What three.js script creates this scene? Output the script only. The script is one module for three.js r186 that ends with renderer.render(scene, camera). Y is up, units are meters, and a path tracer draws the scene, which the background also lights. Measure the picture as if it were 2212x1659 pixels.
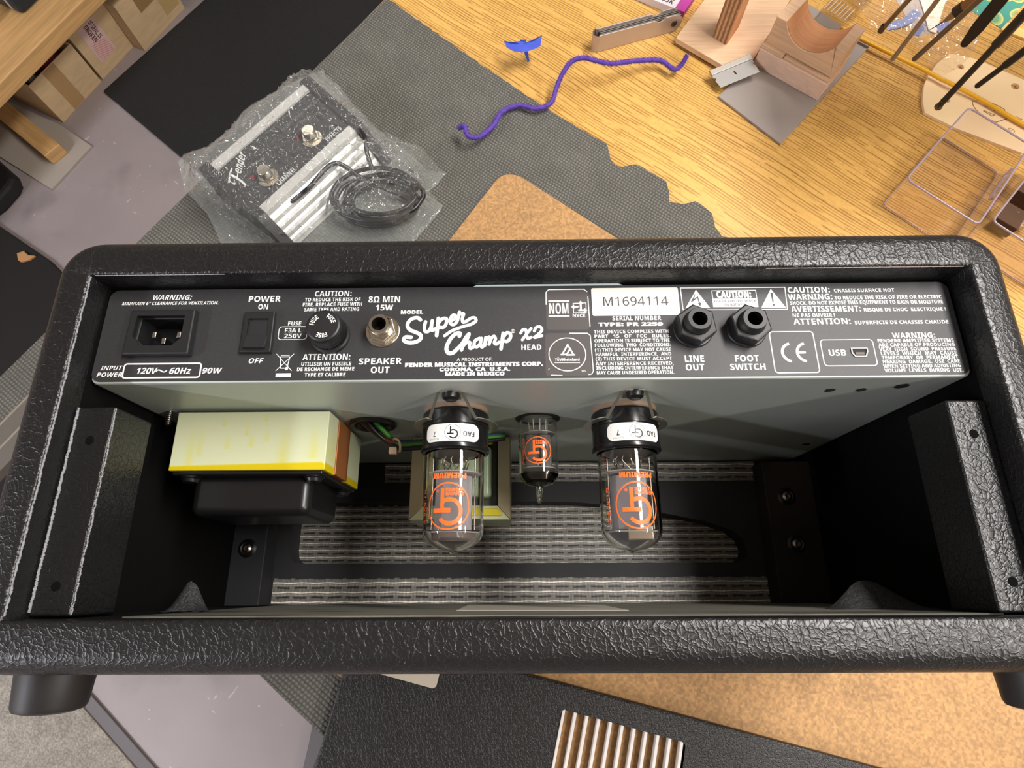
import * as THREE from 'three';
import { RoundedBoxGeometry } from 'three/addons/geometries/RoundedBoxGeometry.js';
import { mergeGeometries, toCreasedNormals, mergeVertices } from 'three/addons/utils/BufferGeometryUtils.js';
import { RectAreaLightUniformsLib } from 'three/addons/lights/RectAreaLightUniformsLib.js';

// All shapes below are written in millimetres around the middle of the amplifier's rear rim (x to the right of the
// photograph, y up, z towards the bottom of the photograph); helpers turn them into metres above the floor.
const FLOOR = -1128, BENCH = -228, MAT = -224, HARD = -221;
const W = (x, y, z) => new THREE.Vector3(x / 1000, (y - FLOOR) / 1000, z / 1000);

// ---------------------------------------------------------------- camera, light, exposure
const scene = new THREE.Scene();
scene.background = new THREE.Color(0x000000);
const camera = new THREE.PerspectiveCamera(65.78, 2212 / 1659, 0.02, 30);
{
  const right = new THREE.Vector3(0.9998969, -0.0136669, 0.00440549), up = new THREE.Vector3(0.00859933, 0.32422128, -0.94594218), back = new THREE.Vector3(0.01149975, 0.94588254, 0.32430538);
  camera.quaternion.setFromRotationMatrix(new THREE.Matrix4().makeBasis(right, up, back));
  camera.position.copy(W(-3.8, 241.5, 138.3));
}
const renderer = new THREE.WebGLRenderer({ antialias: true });
renderer.toneMapping = THREE.LinearToneMapping;
renderer.toneMappingExposure = 0.82;
renderer.shadowMap.enabled = true;
RectAreaLightUniformsLib.init();
const CEIL = 1300;
// ceiling fittings: [x, z, length along x, length along z, radiance, colour]
const FIXTURES = [
  [800, -330, 330, 1150, 47, 0xfffaf6, 'long white ceiling light above the right end of the oak workbench'],
  [1750, 700, 160, 1200, 80, 0xfff8f0, 'long white ceiling light over the right side of the room'],
  [-2150, 1250, 160, 1500, 108, 0xf6f6ff, 'long cool white ceiling light over the woven rug'],
  [-700, -1700, 1200, 160, 5, 0xfffaf4, 'long white ceiling light over the cardboard boxes'],
];

// ---------------------------------------------------------------- helpers
let seed = 7;
const rnd = () => { seed = (seed * 1664525 + 1013904223) >>> 0; return seed / 4294967296; };
const used = {};
const numbered = (n) => { used[n] = (used[n] ?? -1) + 1; return used[n] ? n + '_' + String(used[n]).padStart(3, '0') : n; };
const hash = (x, y, s = 0) => { let h = (x * 374761393 + y * 668265263 + s * 974634777) | 0; h = Math.imul(h ^ (h >>> 13), 1274126177); return ((h ^ (h >>> 16)) >>> 0) / 4294967296; };
const mod = (a, n) => ((a % n) + n) % n, lerp = (a, b, t) => a + (b - a) * t, smooth = (t) => t * t * (3 - 2 * t), clamp = (x, a = 0, b = 1) => Math.min(b, Math.max(a, x));
function noise(x, y, px, py, s = 0) {                       // value noise with period px, py
  const ix = Math.floor(x), iy = Math.floor(y), fx = smooth(x - ix), fy = smooth(y - iy), g = (a, b) => hash(mod(a, px), mod(b, py), s);
  return lerp(lerp(g(ix, iy), g(ix + 1, iy), fx), lerp(g(ix, iy + 1), g(ix + 1, iy + 1), fx), fy);
}
const fbm = (x, y, p, q, s, n = 4) => { let v = 0, a = 0.5, t = 0; for (let i = 0; i < n; i++) { v += a * noise(x, y, p, q, s + i); t += a; a *= 0.5; x *= 2; y *= 2; p *= 2; q *= 2; } return v / t; };
function tex(w, h, f, srgb = true, repeat) {               // f(u, v) -> [r, g, b] or grey in 0..1
  const d = new Uint8Array(w * h * 4);
  for (let y = 0, o = 0; y < h; y++) for (let x = 0; x < w; x++, o += 4) {
    const c = f(x / w, y / h);
    for (let k = 0; k < 3; k++) d[o + k] = clamp(c.length ? c[k] : c) * 255;
    d[o + 3] = 255;
  }
  const t = new THREE.DataTexture(d, w, h);
  t.magFilter = THREE.LinearFilter; t.minFilter = THREE.LinearMipmapLinearFilter; t.wrapS = t.wrapT = THREE.RepeatWrapping; t.generateMipmaps = true; t.needsUpdate = true;
  if (srgb) t.colorSpace = THREE.SRGBColorSpace;
  if (repeat) t.repeat.set(1 / repeat[0], 1 / repeat[1]);
  return t;
}
function canvasTex(w, h, draw) {
  const c = document.createElement('canvas'); c.width = w; c.height = h;
  const g = c.getContext('2d'); draw(g, w, h);
  const t = new THREE.CanvasTexture(c); t.colorSpace = THREE.SRGBColorSpace; t.anisotropy = 8;
  return t;
}
// text fitted between x0 and x1 on a baseline, with a given capital height (all in canvas pixels)
function fit(g, s, x0, x1, base, cap, kind = 'b') {
  const px = 100, bold = kind !== 'r';
  g.save(); g.font = (bold ? 'bold ' : '') + px + 'px sans-serif'; g.textAlign = 'left'; g.textBaseline = 'alphabetic';
  const m = g.measureText(s).width, sx = (x1 - x0) / m, sy = cap / (px * 0.714);
  g.transform(sx, 0, kind === 'bi' ? -0.2 * sy : 0, sy, x0, base);
  g.fillText(s, 0, 0);
  if (kind === 'x') { g.lineWidth = 7; g.strokeStyle = g.fillStyle; g.strokeText(s, 0, 0); }
  g.restore();
}
const lin = (hex) => new THREE.Color(hex);
function mat(color, roughness = 0.6, o = {}) { return new THREE.MeshPhysicalMaterial({ color, roughness, metalness: 0, ...o }); }
const glass = (color, o = {}) => mat(color, 0.02, { transmission: 1, thickness: 0, ior: 1.5, side: THREE.DoubleSide, ...o });

// uv in millimetres from the dominant axis of each face, turned by an angle about the vertical
function triUV(g, turn = 0) {
  if (g.index) g = g.toNonIndexed();
  const p = g.attributes.position, uv = new Float32Array(p.count * 2), a = new THREE.Vector3(), b = new THREE.Vector3(), c = new THREE.Vector3(), n = new THREE.Vector3(), C = Math.cos(turn), S = Math.sin(turn);
  for (let i = 0; i < p.count; i += 3) {
    a.fromBufferAttribute(p, i); b.fromBufferAttribute(p, i + 1); c.fromBufferAttribute(p, i + 2);
    n.subVectors(b, a).cross(c.clone().sub(a)); const X = Math.abs(n.x), Y = Math.abs(n.y), Z = Math.abs(n.z);
    for (let k = 0; k < 3; k++) {
      const v = [a, b, c][k]; let u, t;
      if (Y >= X && Y >= Z) { u = v.x * C + v.z * S; t = -v.x * S + v.z * C; } else if (X >= Z) { u = v.z; t = v.y; } else { u = v.x; t = v.y; }
      uv[(i + k) * 2] = u; uv[(i + k) * 2 + 1] = t;
    }
  }
  g.setAttribute('uv', new THREE.BufferAttribute(uv, 2));
  return g;
}
const inside = (g) => { g = strip(g.clone()); const p = g.attributes.position, n = g.attributes.normal; for (let i = 0; i < p.count; i += 3) for (const t of [p, n, g.attributes.uv]) for (let k = 0; k < t.itemSize; k++) { const q = t.array[(i + 1) * t.itemSize + k]; t.array[(i + 1) * t.itemSize + k] = t.array[(i + 2) * t.itemSize + k]; t.array[(i + 2) * t.itemSize + k] = q; } for (let i = 0; i < n.array.length; i++) n.array[i] *= -1; return g; };
const strip = (g) => { g = g.index ? g.toNonIndexed() : g; for (const k of Object.keys(g.attributes)) if (!['position', 'normal', 'uv'].includes(k)) g.deleteAttribute(k); if (!g.attributes.uv) g.setAttribute('uv', new THREE.BufferAttribute(new Float32Array(g.attributes.position.count * 2), 2)); return g; };
const join = (list, groups = false) => mergeGeometries(list.map(strip), groups);
const box = (x0, x1, y0, y1, z0, z1, r = 0.6) => { const m = Math.min(x1 - x0, y1 - y0, z1 - z0); return triUV(new RoundedBoxGeometry(x1 - x0, y1 - y0, z1 - z0, 2, Math.min(r, m * 0.45)).translate((x0 + x1) / 2, (y0 + y1) / 2, (z0 + z1) / 2)); };
// a flat plate with its outline [[x, z], ...] from y0 to y1
function plate(pts, y0, y1, bevel = 0, holes = [], turn = 0) {
  const P = (q) => q.map(([x, z]) => new THREE.Vector2(x, -z));
  const s = new THREE.Shape(P(pts)); for (const h of holes) s.holes.push(new THREE.Path(P(h)));
  const g = new THREE.ExtrudeGeometry(s, { depth: y1 - y0 - 2 * bevel, bevelEnabled: bevel > 0, bevelThickness: bevel, bevelSize: bevel, bevelOffset: -bevel, bevelSegments: 2, curveSegments: 12 });
  return triUV(g.rotateX(-Math.PI / 2).translate(0, y0 + bevel, 0), turn);
}
const rrect = (x0, x1, z0, z1, r, n = 6) => { const o = [], rs = Array.isArray(r) ? r : [r, r, r, r]; [[x1, z0, -1, 1, -90], [x1, z1, -1, -1, 0], [x0, z1, 1, -1, 90], [x0, z0, 1, 1, 180]].forEach(([x, z, sx, sz, a], k) => { const q = rs[k]; for (let i = 0; i <= n; i++) { const t = (a + 90 * i / n) * Math.PI / 180; o.push([x + sx * q + q * Math.cos(t), z + sz * q + q * Math.sin(t)]); } }); return o; };
const ring = (x, z, r, n = 28, a = 0) => Array.from({ length: n }, (_, i) => [x + r * Math.cos(a + 2 * Math.PI * i / n), z + r * Math.sin(a + 2 * Math.PI * i / n)]);
const V = (p) => new THREE.Vector3(...p);
const tube = (pts, r, seg = 40, rad = 8, closed = false) => new THREE.TubeGeometry(new THREE.CatmullRomCurve3(pts.map(V), closed, 'centripetal'), seg, r, rad, closed);
// a body of revolution: profile [[radius, along], ...] about the axis 'x', 'y' or 'z' through a point
function turned(profile, axis, at, seg = 40) {
  const g = new THREE.LatheGeometry(profile.map(([r, h]) => new THREE.Vector2(Math.max(r, 1e-4), h)), seg);
  if (axis === 'z') g.rotateX(Math.PI / 2); if (axis === 'x') g.rotateZ(-Math.PI / 2);
  return toCreasedNormals(g.translate(...at), 0.5);
}
const rod = (a, b, r, n = 16) => { const A = V(a), B = V(b), d = B.clone().sub(A), g = new THREE.CylinderGeometry(Array.isArray(r) ? r[1] : r, Array.isArray(r) ? r[0] : r, d.length(), n); g.applyQuaternion(new THREE.Quaternion().setFromUnitVectors(new THREE.Vector3(0, 1, 0), d.clone().normalize())); const m = A.add(B).multiplyScalar(0.5); return g.translate(m.x, m.y, m.z); };
// a box standing in a frame turned about the vertical: origin [x, z], axis angle, extents along u, v and height
const turnedBox = (o, ang, u0, u1, v0, v1, y0, y1, r = 0.5) => box(u0, u1, y0, y1, v0, v1, r).rotateY(-ang).translate(o[0], 0, o[1]);

// things and parts
const BASE = new Map();
function thing(name, label, category, at, group) {
  const o = new THREE.Group(); o.name = numbered(name); o.position.copy(W(...at)); BASE.set(o, at);
  o.userData = { label, category }; if (group) o.userData.group = group;
  scene.add(o); return o;
}
function part(name, geo, material, parent, label) {
  let g = Array.isArray(geo) ? join(geo) : geo;
  let top = parent; while (top && !BASE.has(top)) top = top.parent;
  const at = BASE.get(top);
  g = g.clone().translate(-at[0], -at[1], -at[2]).scale(0.001, 0.001, 0.001);
  const m = new THREE.Mesh(g, material); m.name = name; m.castShadow = m.receiveShadow = true;
  if (label) m.userData.label = label;
  parent.add(m); return m;
}
function single(name, geo, material, label, category, at, group) { // a thing that is one mesh
  const g = (Array.isArray(geo) ? join(geo) : geo).clone().translate(-at[0], -at[1], -at[2]).scale(0.001, 0.001, 0.001);
  const m = new THREE.Mesh(g, material); m.name = numbered(name); m.position.copy(W(...at)); m.castShadow = m.receiveShadow = true;
  m.userData = { label, category }; if (group) m.userData.group = group; BASE.set(m, at);
  scene.add(m); return m;
}
function structure(name, geo, material, at = [0, 0, 0]) { const m = single(name, geo, material, '', '', at); m.userData = { kind: 'structure' }; return m; }

// ---------------------------------------------------------------- materials
const worley = (() => {                                     // pebbled leather grain: uneven cells with thin creases between them
  const S = 512, out = new Float32Array(S * S);
  const layer = (n, s, x, y) => { const wx = x / S * n + 0.9 * (fbm(x / S * 20, y / S * 20, 20, 20, s + 3, 3) - 0.5), wy = y / S * n + 0.9 * (fbm(x / S * 20, y / S * 20, 20, 20, s + 13, 3) - 0.5), ci = Math.floor(wx), cj = Math.floor(wy); let a = 9, b = 9;
    for (let dj = -2; dj <= 2; dj++) for (let di = -2; di <= 2; di++) { const i = mod(ci + di, n), j = mod(cj + dj, n), d = Math.hypot(ci + di + 0.05 + 0.9 * hash(i, j, s + 5) - wx, (cj + dj + 0.05 + 0.9 * hash(i, j, s + 9) - wy) * 1.25); if (d < a) { b = a; a = d; } else if (d < b) b = d; }
    return b - a; };
  for (let y = 0; y < S; y++) for (let x = 0; x < S; x++) {
    const f = noise(x / S * 12, y / S * 12, 12, 12, 21), g = noise(x / S * 16, y / S * 16, 16, 16, 22), A = 1 - Math.exp(-layer(17, 0, x, y) * (4 + 12 * f)), B = 1 - Math.exp(-layer(33, 40, x, y) * (5 + 12 * g));
    out[y * S + x] = clamp(A * 0.46 + B * 0.30 + 0.24 * fbm(x / S * 44, y / S * 44, 44, 44, 33, 3));
  }
  return out;
})();
const grainTex = (mmTile) => tex(512, 512, (u, v) => worley[Math.floor(v * 512) * 512 + Math.floor(u * 512)], false, [mmTile, mmTile]);
const tolex = mat(0x161617, 0.33, { bumpMap: grainTex(66), bumpScale: 0.0003 });
const tolexFine = mat(0x100e0e, 0.42, { bumpMap: grainTex(44), bumpScale: 0.00028 });
const blackPaint = mat(0x090808, 0.95, { specularIntensity: 0.25 }), blackSatin = mat(0x111112, 0.35), blackPlastic = mat(0x1b1b1d, 0.45), blackRubber = mat(0x171515, 0.5), wornWhite = mat(0x8d8d92, 0.9);
const zinc = mat(0xb8c0ba, 0.42, { metalness: 0.35, bumpMap: tex(256, 256, (u, v) => fbm(u * 4, v * 60, 4, 60, 40, 3), false, [160, 40]), bumpScale: 0.00004 });
const steel = mat(0xc9c5bd, 0.25, { metalness: 1 }), nickel = mat(0xd8d2c4, 0.18, { metalness: 1 }), dullSteel = mat(0x8b8681, 0.42, { metalness: 0.85 }), darkSteel = mat(0x5b524a, 0.35, { metalness: 0.8 });
const oak = tex(2048, 2048, (u, v) => {                     // straight grain: fine broken dark lines on golden wood, with a few wide arches
  const arch = Math.pow(noise(u * 2, v * 3, 2, 3, 69), 3), wv = v + 0.004 * Math.sin(2 * Math.PI * (u * 2 + v)) + 0.02 * arch * (fbm(u * 3, v * 4, 3, 4, 70, 3) - 0.5), y = wv * 150, k = Math.floor(y), f = y - k;
  const wide = 0.13 + 0.12 * hash(mod(k, 150), 1, 72), on = smooth(clamp((noise(u * 16 + hash(mod(k, 150), 2, 73) * 16, mod(k, 150), 16, 150, 74) - 0.25) * 6)), line = Math.exp(-Math.pow((f - 0.5) / wide, 2)) * on * (0.6 + 0.4 * hash(mod(k, 150), 3, 75));
  const pore = noise(u * 60, wv * 420, 60, 420, 76) > 0.74 ? 0.12 : 0, tone = 1 + 0.09 * (fbm(u * 2, v * 9, 2, 9, 77, 3) - 0.5) + 0.05 * (noise(u * 200, v * 200, 200, 200, 78) - 0.5), d = clamp(line * 0.78 + pore);
  return [lerp(0.805, 0.47, d) * tone, lerp(0.63, 0.32, d) * tone, lerp(0.34, 0.12, d) * tone];
}, true, [430, 430]);
const oakMat = mat(0xffffff, 0.38, { map: oak });
const maple = tex(512, 512, (u, v) => { const t = 0.9 + 0.16 * (fbm(u * 4, v * 30, 4, 30, 80, 3) - 0.5) + 0.1 * (fbm(u * 3, v * 6, 3, 6, 81, 2) - 0.5); return [0.88 * t, 0.70 * t, 0.46 * t]; }, true, [300, 120]);
const mapleMat = mat(0xffffff, 0.5, { map: maple });
const pineTex = tex(512, 512, (u, v) => { const t = 0.92 + 0.14 * (fbm(u * 3, v * 40, 3, 40, 84, 3) - 0.5) + 0.12 * (fbm(u * 5, v * 5, 5, 5, 85, 3) - 0.5); return [0.90 * t, 0.75 * t, 0.60 * t]; }, true, [160, 60]);
const pineMat = mat(0xffffff, 0.6, { map: pineTex }), endGrain = mat(0xffffff, 0.7, { map: tex(256, 256, (u, v) => { const t = 0.94 + 0.12 * (fbm(u * 6 + v * 3, v * 24, 9, 24, 86, 3) - 0.5); return [0.93 * t, 0.79 * t, 0.69 * t]; }, true, [60, 60]) }), innerCut = mat(0xf0cdb0, 0.75, { map: pineTex });
const plyEdge = mat(0xffffff, 0.75, { map: tex(256, 64, (u, v) => { const l = Math.floor(u * 9) % 2, t = 0.9 + 0.2 * (noise(u * 40, v * 12, 40, 12, 90) - 0.5); return l ? [0.62 * t, 0.43 * t, 0.29 * t] : [0.84 * t, 0.66 * t, 0.48 * t]; }, true, [15, 40]) });
const hardboard = tex(1024, 1024, (u, v) => {
  const f = fbm(u * 160, v * 160, 160, 160, 50, 2), b = fbm(u * 4, v * 4, 4, 4, 52, 3), sm = Math.pow(clamp(fbm(u * 5, v * 5, 5, 5, 56, 3) * 2 - 1.12), 1.2), t = 0.93 + 0.34 * (f - 0.5) + 0.10 * (b - 0.5) - 0.4 * sm;
  return [0.705 * t, 0.54 * t, 0.345 * t];
}, true, [260, 260]);
const hardboardMat = mat(0xffffff, 0.7, { map: hardboard });
const matRib = (u, v) => { const row = v * 40, k = Math.floor(row), f = row - k, s = Math.sin(2 * Math.PI * (u * 40 + hash(k, 3, 4))) * 0.5 + 0.5; return clamp(Math.pow(Math.sin(Math.PI * f), 0.7) * (0.35 + 0.65 * s) + 0.15 * noise(u * 128, v * 128, 128, 128, 66)); };
const matColor = tex(512, 512, (u, v) => { const r = matRib(u, v), t = (0.60 + 0.46 * r) * (0.95 + 0.16 * (fbm(u * 6, v * 6, 6, 6, 61, 3) - 0.5)); return [0.435 * t, 0.43 * t, 0.40 * t]; }, true, [120, 120]);
const rubberMat = mat(0xffffff, 0.85, { map: matColor, bumpMap: tex(512, 512, matRib, false, [120, 120]), bumpScale: 0.0008 });
const floorMat = mat(0xffffff, 0.5, { map: tex(1024, 1024, (u, v) => {
  const b = fbm(u * 5, v * 5, 5, 5, 100, 4), sp = noise(u * 90, v * 90, 90, 90, 102) > 0.965 ? 0.2 : 0, st = Math.pow(clamp(fbm(u * 9, v * 9, 9, 9, 104, 4) * 2.6 - 1.55), 1.5), t = 0.95 + 0.16 * (b - 0.5) + sp - 0.22 * st;
  return [0.645 * t, 0.605 * t, 0.605 * t];
}, true, [1100, 1100]) });
const cardboard = mat(0xffffff, 0.8, { map: tex(256, 256, (u, v) => { const t = 0.95 + 0.1 * (fbm(u * 6, v * 30, 6, 30, 110, 3) - 0.5) + 0.06 * (noise(u * 3, v * 3, 3, 3, 112) - 0.5); return [0.83 * t, 0.72 * t, 0.56 * t]; }, true, [200, 200]) });
const tapeTan = mat(0x93774f, 0.35), copper = mat(0xa4673a, 0.45, { metalness: 0.5 });
const cloth = (lines, sheen) => tex(1024, 256, (u, v) => {  // woven grille cloth: thin silver lines, dashed black lines, grey weave of fine threads
  const y = v * lines, k = Math.floor(y), f = y - k, wob = 0.03 * Math.sin(2 * Math.PI * (u * 6 + hash(k, 1, 2))), warp = 0.5 + 0.5 * Math.sin(2 * Math.PI * u * 128), column = Math.exp(-Math.pow(((u * 9) % 1 - 0.06) / 0.05, 2));
  const weave = 0.33 + 0.18 * warp + 0.08 * (noise(u * 300, v * 90, 300, 90, 120) - 0.5) + 0.05 * column, silver = Math.exp(-Math.pow((f - 0.25 + wob) / 0.06, 2)) * (0.6 + 0.4 * noise(u * 60, k, 60, 64, 122)), sub = Math.exp(-Math.pow((f - 0.5 + wob) / 0.06, 2)) * 0.16;
  const dash = Math.exp(-Math.pow((f - 0.76 + wob) / 0.09, 2)) * smooth(clamp((Math.abs((u * 9 + 0.44) % 1 - 0.5) < 0.36 ? 1 : 0.15) - 0.15 * warp)), t = clamp(weave + sheen * silver + sub - 0.36 * dash, 0.02, 1);
  return [t, t * 0.975, t * 0.92];
}, true);
const TEXT=[["WARNING:",-180.3,-161.0,6.52,2.7,"bi"],["MAINTAIN 6\" CLEARANCE FOR VENTILATION.",-194.4,-147.5,9.14,1.68,"bi"],["POWER",-133.6,-117.8,8.09,3.08,"b"],["ON",-128.3,-123.1,12.03,2.66,"b"],["OFF",-129.2,-122.3,39.61,2.5,"bi"],["INPUT",-197.4,-187.6,42.43,2.18,"bi"],["POWER",-198.7,-186.6,45.64,2.16,"bi"],["120V",-180.7,-171.2,44.39,2.99,"bi"],["60Hz",-165.3,-155.2,44.48,2.99,"bi"],["90W",-150.0,-141.1,44.42,2.68,"bi"],["FUSE",-113.0,-106.3,20.74,2.01,"b"],["F3A L",-114.1,-105.9,24.23,2.16,"b"],["250V",-114.0,-105.6,27.13,2.3,"b"],["CAUTION:",-101.8,-83.6,5.57,2.93,"b"],["TO REDUCE THE RISK OF",-106.1,-79.2,8.16,1.87,"b"],["FIRE, REPLACE FUSE WITH",-107.0,-78.1,10.78,1.86,"b"],["SAME TYPE AND RATING",-105.9,-79.4,13.35,1.85,"b"],["8Ω MIN",-75.6,-59.9,9.07,3.25,"b"],["15W",-71.9,-63.4,13.18,2.95,"b"],["MODEL",-59.7,-48.9,15.2,1.77,"x"],["ATTENTION:",-103.9,-81.5,38.33,2.91,"b"],["UTILISER UN FUSIBLE",-104.3,-80.9,41.05,1.73,"b"],["DE RECHANGE DE MEME",-106.0,-79.3,43.64,1.72,"b"],["TYPE ET CALIBRE",-102.1,-83.1,46.33,1.71,"b"],["SPEAKER",-77.8,-57.7,40.69,3.08,"b"],["OUT",-72.0,-63.1,45.01,2.99,"b"],["A PRODUCT OF:",-32.3,-15.7,39.54,1.61,"r"],["FENDER MUSICAL INSTRUMENTS CORP.",-56.3,7.4,42.12,1.92,"x"],["CORONA, CA  U.S.A.",-40.3,-7.6,44.41,1.65,"x"],["MADE IN MEXICO",-37.6,-10.2,46.53,1.64,"x"],["HEAD",-2.8,7.0,34.19,2.73,"b"],["NOM",10.5,20.4,15.92,5.53,"b"],["NYCE",21.7,28.0,17.81,1.61,"b"],["TÜVRheinland",12.9,24.3,39.92,1.42,"b"],["c",9.7,10.5,44.24,0.87,"r"],["US",24.9,27.0,45.36,1.08,"r"],["SERIAL NUMBER",40.4,63.4,19.74,2.12,"b"],["TYPE: PR 2259",33.7,64.0,22.62,1.77,"x"],["THIS DEVICE COMPLIES WITH",31.4,66.5,26.24,1.69,"b"],["PART   15   OF   FCC   RULES.",31.4,67.2,28.55,1.69,"b"],["OPERATION IS SUBJECT TO THE",31.4,66.6,30.84,1.68,"b"],["FOLLOWING  TWO  CONDITIONS:",31.4,66.9,33.06,1.67,"b"],["(1) THIS DEVICE MAY NOT CAUSE",31.4,66.7,35.39,1.66,"b"],["HARMFUL  INTERFERENCE,  AND",31.5,66.6,37.59,1.65,"b"],["(2) THIS DEVICE MUST ACCEPT",31.5,66.7,39.89,1.64,"b"],["ANY INTERFERENCE RECEIVED,",31.5,67.3,42.18,1.63,"b"],["INCLUDING INTERFERENCE THAT",31.6,66.8,44.34,1.62,"b"],["MAY CAUSE UNDESIRED OPERATION.",31.6,67.1,46.71,1.61,"b"],["LINE",72.1,81.5,40.89,3.16,"b"],["OUT",72.2,81.0,45.11,3.13,"b"],["FOOT",95.0,106.3,40.85,3.0,"b"],["SWITCH",92.5,109.1,45.07,3.08,"b"],["CAUTION:",90.6,107.2,8.38,3.41,"x"],["CAUTION:",124.5,144.9,6.13,2.94,"b"],["CHASSIS SURFACE HOT",146.4,175.1,6.16,1.92,"b"],["WARNING:",124.3,145.4,9.85,2.92,"b"],["TO REDUCE THE RISK OF FIRE OR ELECTRIC",146.1,196.6,9.92,1.85,"b"],["SHOCK, DO NOT EXPOSE THIS EQUIPMENT TO RAIN OR MOISTURE",124.7,196.6,12.51,1.84,"b"],["AVERTISSEMENT:",124.8,157.6,16.22,2.87,"b"],["RISQUE DE CHOC  ELECTRIQUE !",158.5,197.0,16.36,1.82,"b"],["NE PAS OUVRIR !",124.8,144.8,18.88,1.81,"b"],["ATTENTION:",124.9,151.7,22.65,2.98,"b"],["SUPERFICIE DE CHASSIS CHAUDE",153.1,196.8,22.84,1.8,"b"],["USB",138.2,146.6,38.49,2.97,"b"],["WARNING:",169.2,189.0,30.0,2.62,"b"],["FENDER® AMPLIFIER SYSTEMS",161.7,196.8,32.16,1.71,"b"],["ARE CAPABLE OF PRODUCING",161.9,196.9,34.27,1.7,"b"],["VERY  HIGH  SOUND  PRESSURE",161.8,196.9,36.36,1.69,"b"],["LEVELS  WHICH  MAY  CAUSE",161.9,196.9,38.44,1.68,"b"],["TEMPORARY  OR  PERMANENT",162.1,196.8,40.46,1.67,"b"],["HEARING  DAMAGE.  USE  CARE",162.0,197.2,42.52,1.66,"b"],["WHEN SETTING AND ADJUSTING",161.9,197.1,44.62,1.66,"b"],["VOLUME  LEVELS  DURING  USE.",162.1,197.7,46.81,1.65,"b"]];
const DARK=[["RISK OF ELECTRIC SHOCK",88.9,108.9,10.75,1.11,"b"],["DO NOT OPEN",93.8,104.2,12.62,1.1,"b"]];
// ================================================================ the setting
{
  const wallMat = mat(0xb9b3ab, 0.9), ceilMat = mat(0xd8d6d2, 0.9), X0 = -2600, X1 = 2900, Z0 = -2700, Z1 = 2600;
  structure('floor', triUV(new THREE.BoxGeometry(X1 - X0 + 200, 100, Z1 - Z0 + 200).translate((X0 + X1) / 2, FLOOR - 50, (Z0 + Z1) / 2), 0.6), floorMat);
  structure('ceiling', triUV(new THREE.BoxGeometry(X1 - X0 + 200, 100, Z1 - Z0 + 200).translate((X0 + X1) / 2, CEIL + 60 + 50, (Z0 + Z1) / 2)), ceilMat);
  const H = CEIL + 60 - FLOOR, Y = FLOOR + H / 2;
  structure('wall_left', triUV(new THREE.BoxGeometry(100, H, Z1 - Z0).translate(X0 - 50, Y, (Z0 + Z1) / 2)), wallMat);
  structure('wall_right', triUV(new THREE.BoxGeometry(100, H, Z1 - Z0).translate(X1 + 50, Y, (Z0 + Z1) / 2)), wallMat);
  structure('wall_back', triUV(new THREE.BoxGeometry(X1 - X0 + 200, H, 100).translate((X0 + X1) / 2, Y, Z0 - 50)), wallMat);
  structure('wall_front', triUV(new THREE.BoxGeometry(X1 - X0 + 200, H, 100).translate((X0 + X1) / 2, Y, Z1 + 50)), wallMat);
  for (const [x, z, lx, lz, power, color, label] of FIXTURES) {
    const t = thing('ceiling_light', label, 'ceiling light', [x, CEIL + 60, z]);
    part('housing', box(x - lx / 2 - 25, x + lx / 2 + 25, CEIL + 12, CEIL + 60, z - lz / 2 - 25, z + lz / 2 + 25, 6), mat(0xe6e6e4, 0.5), t);
    part('diffuser', box(x - lx / 2, x + lx / 2, CEIL + 2, CEIL + 14, z - lz / 2, z + lz / 2, 3), mat(0xffffff, 0.6, { emissive: color, emissiveIntensity: 1.5 }), t);
    const L = new THREE.RectAreaLight(color, power, lx / 1000, lz / 1000);
    L.position.copy(W(x, CEIL, z)); L.rotation.x = -Math.PI / 2; scene.add(L);
  }
}
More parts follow.
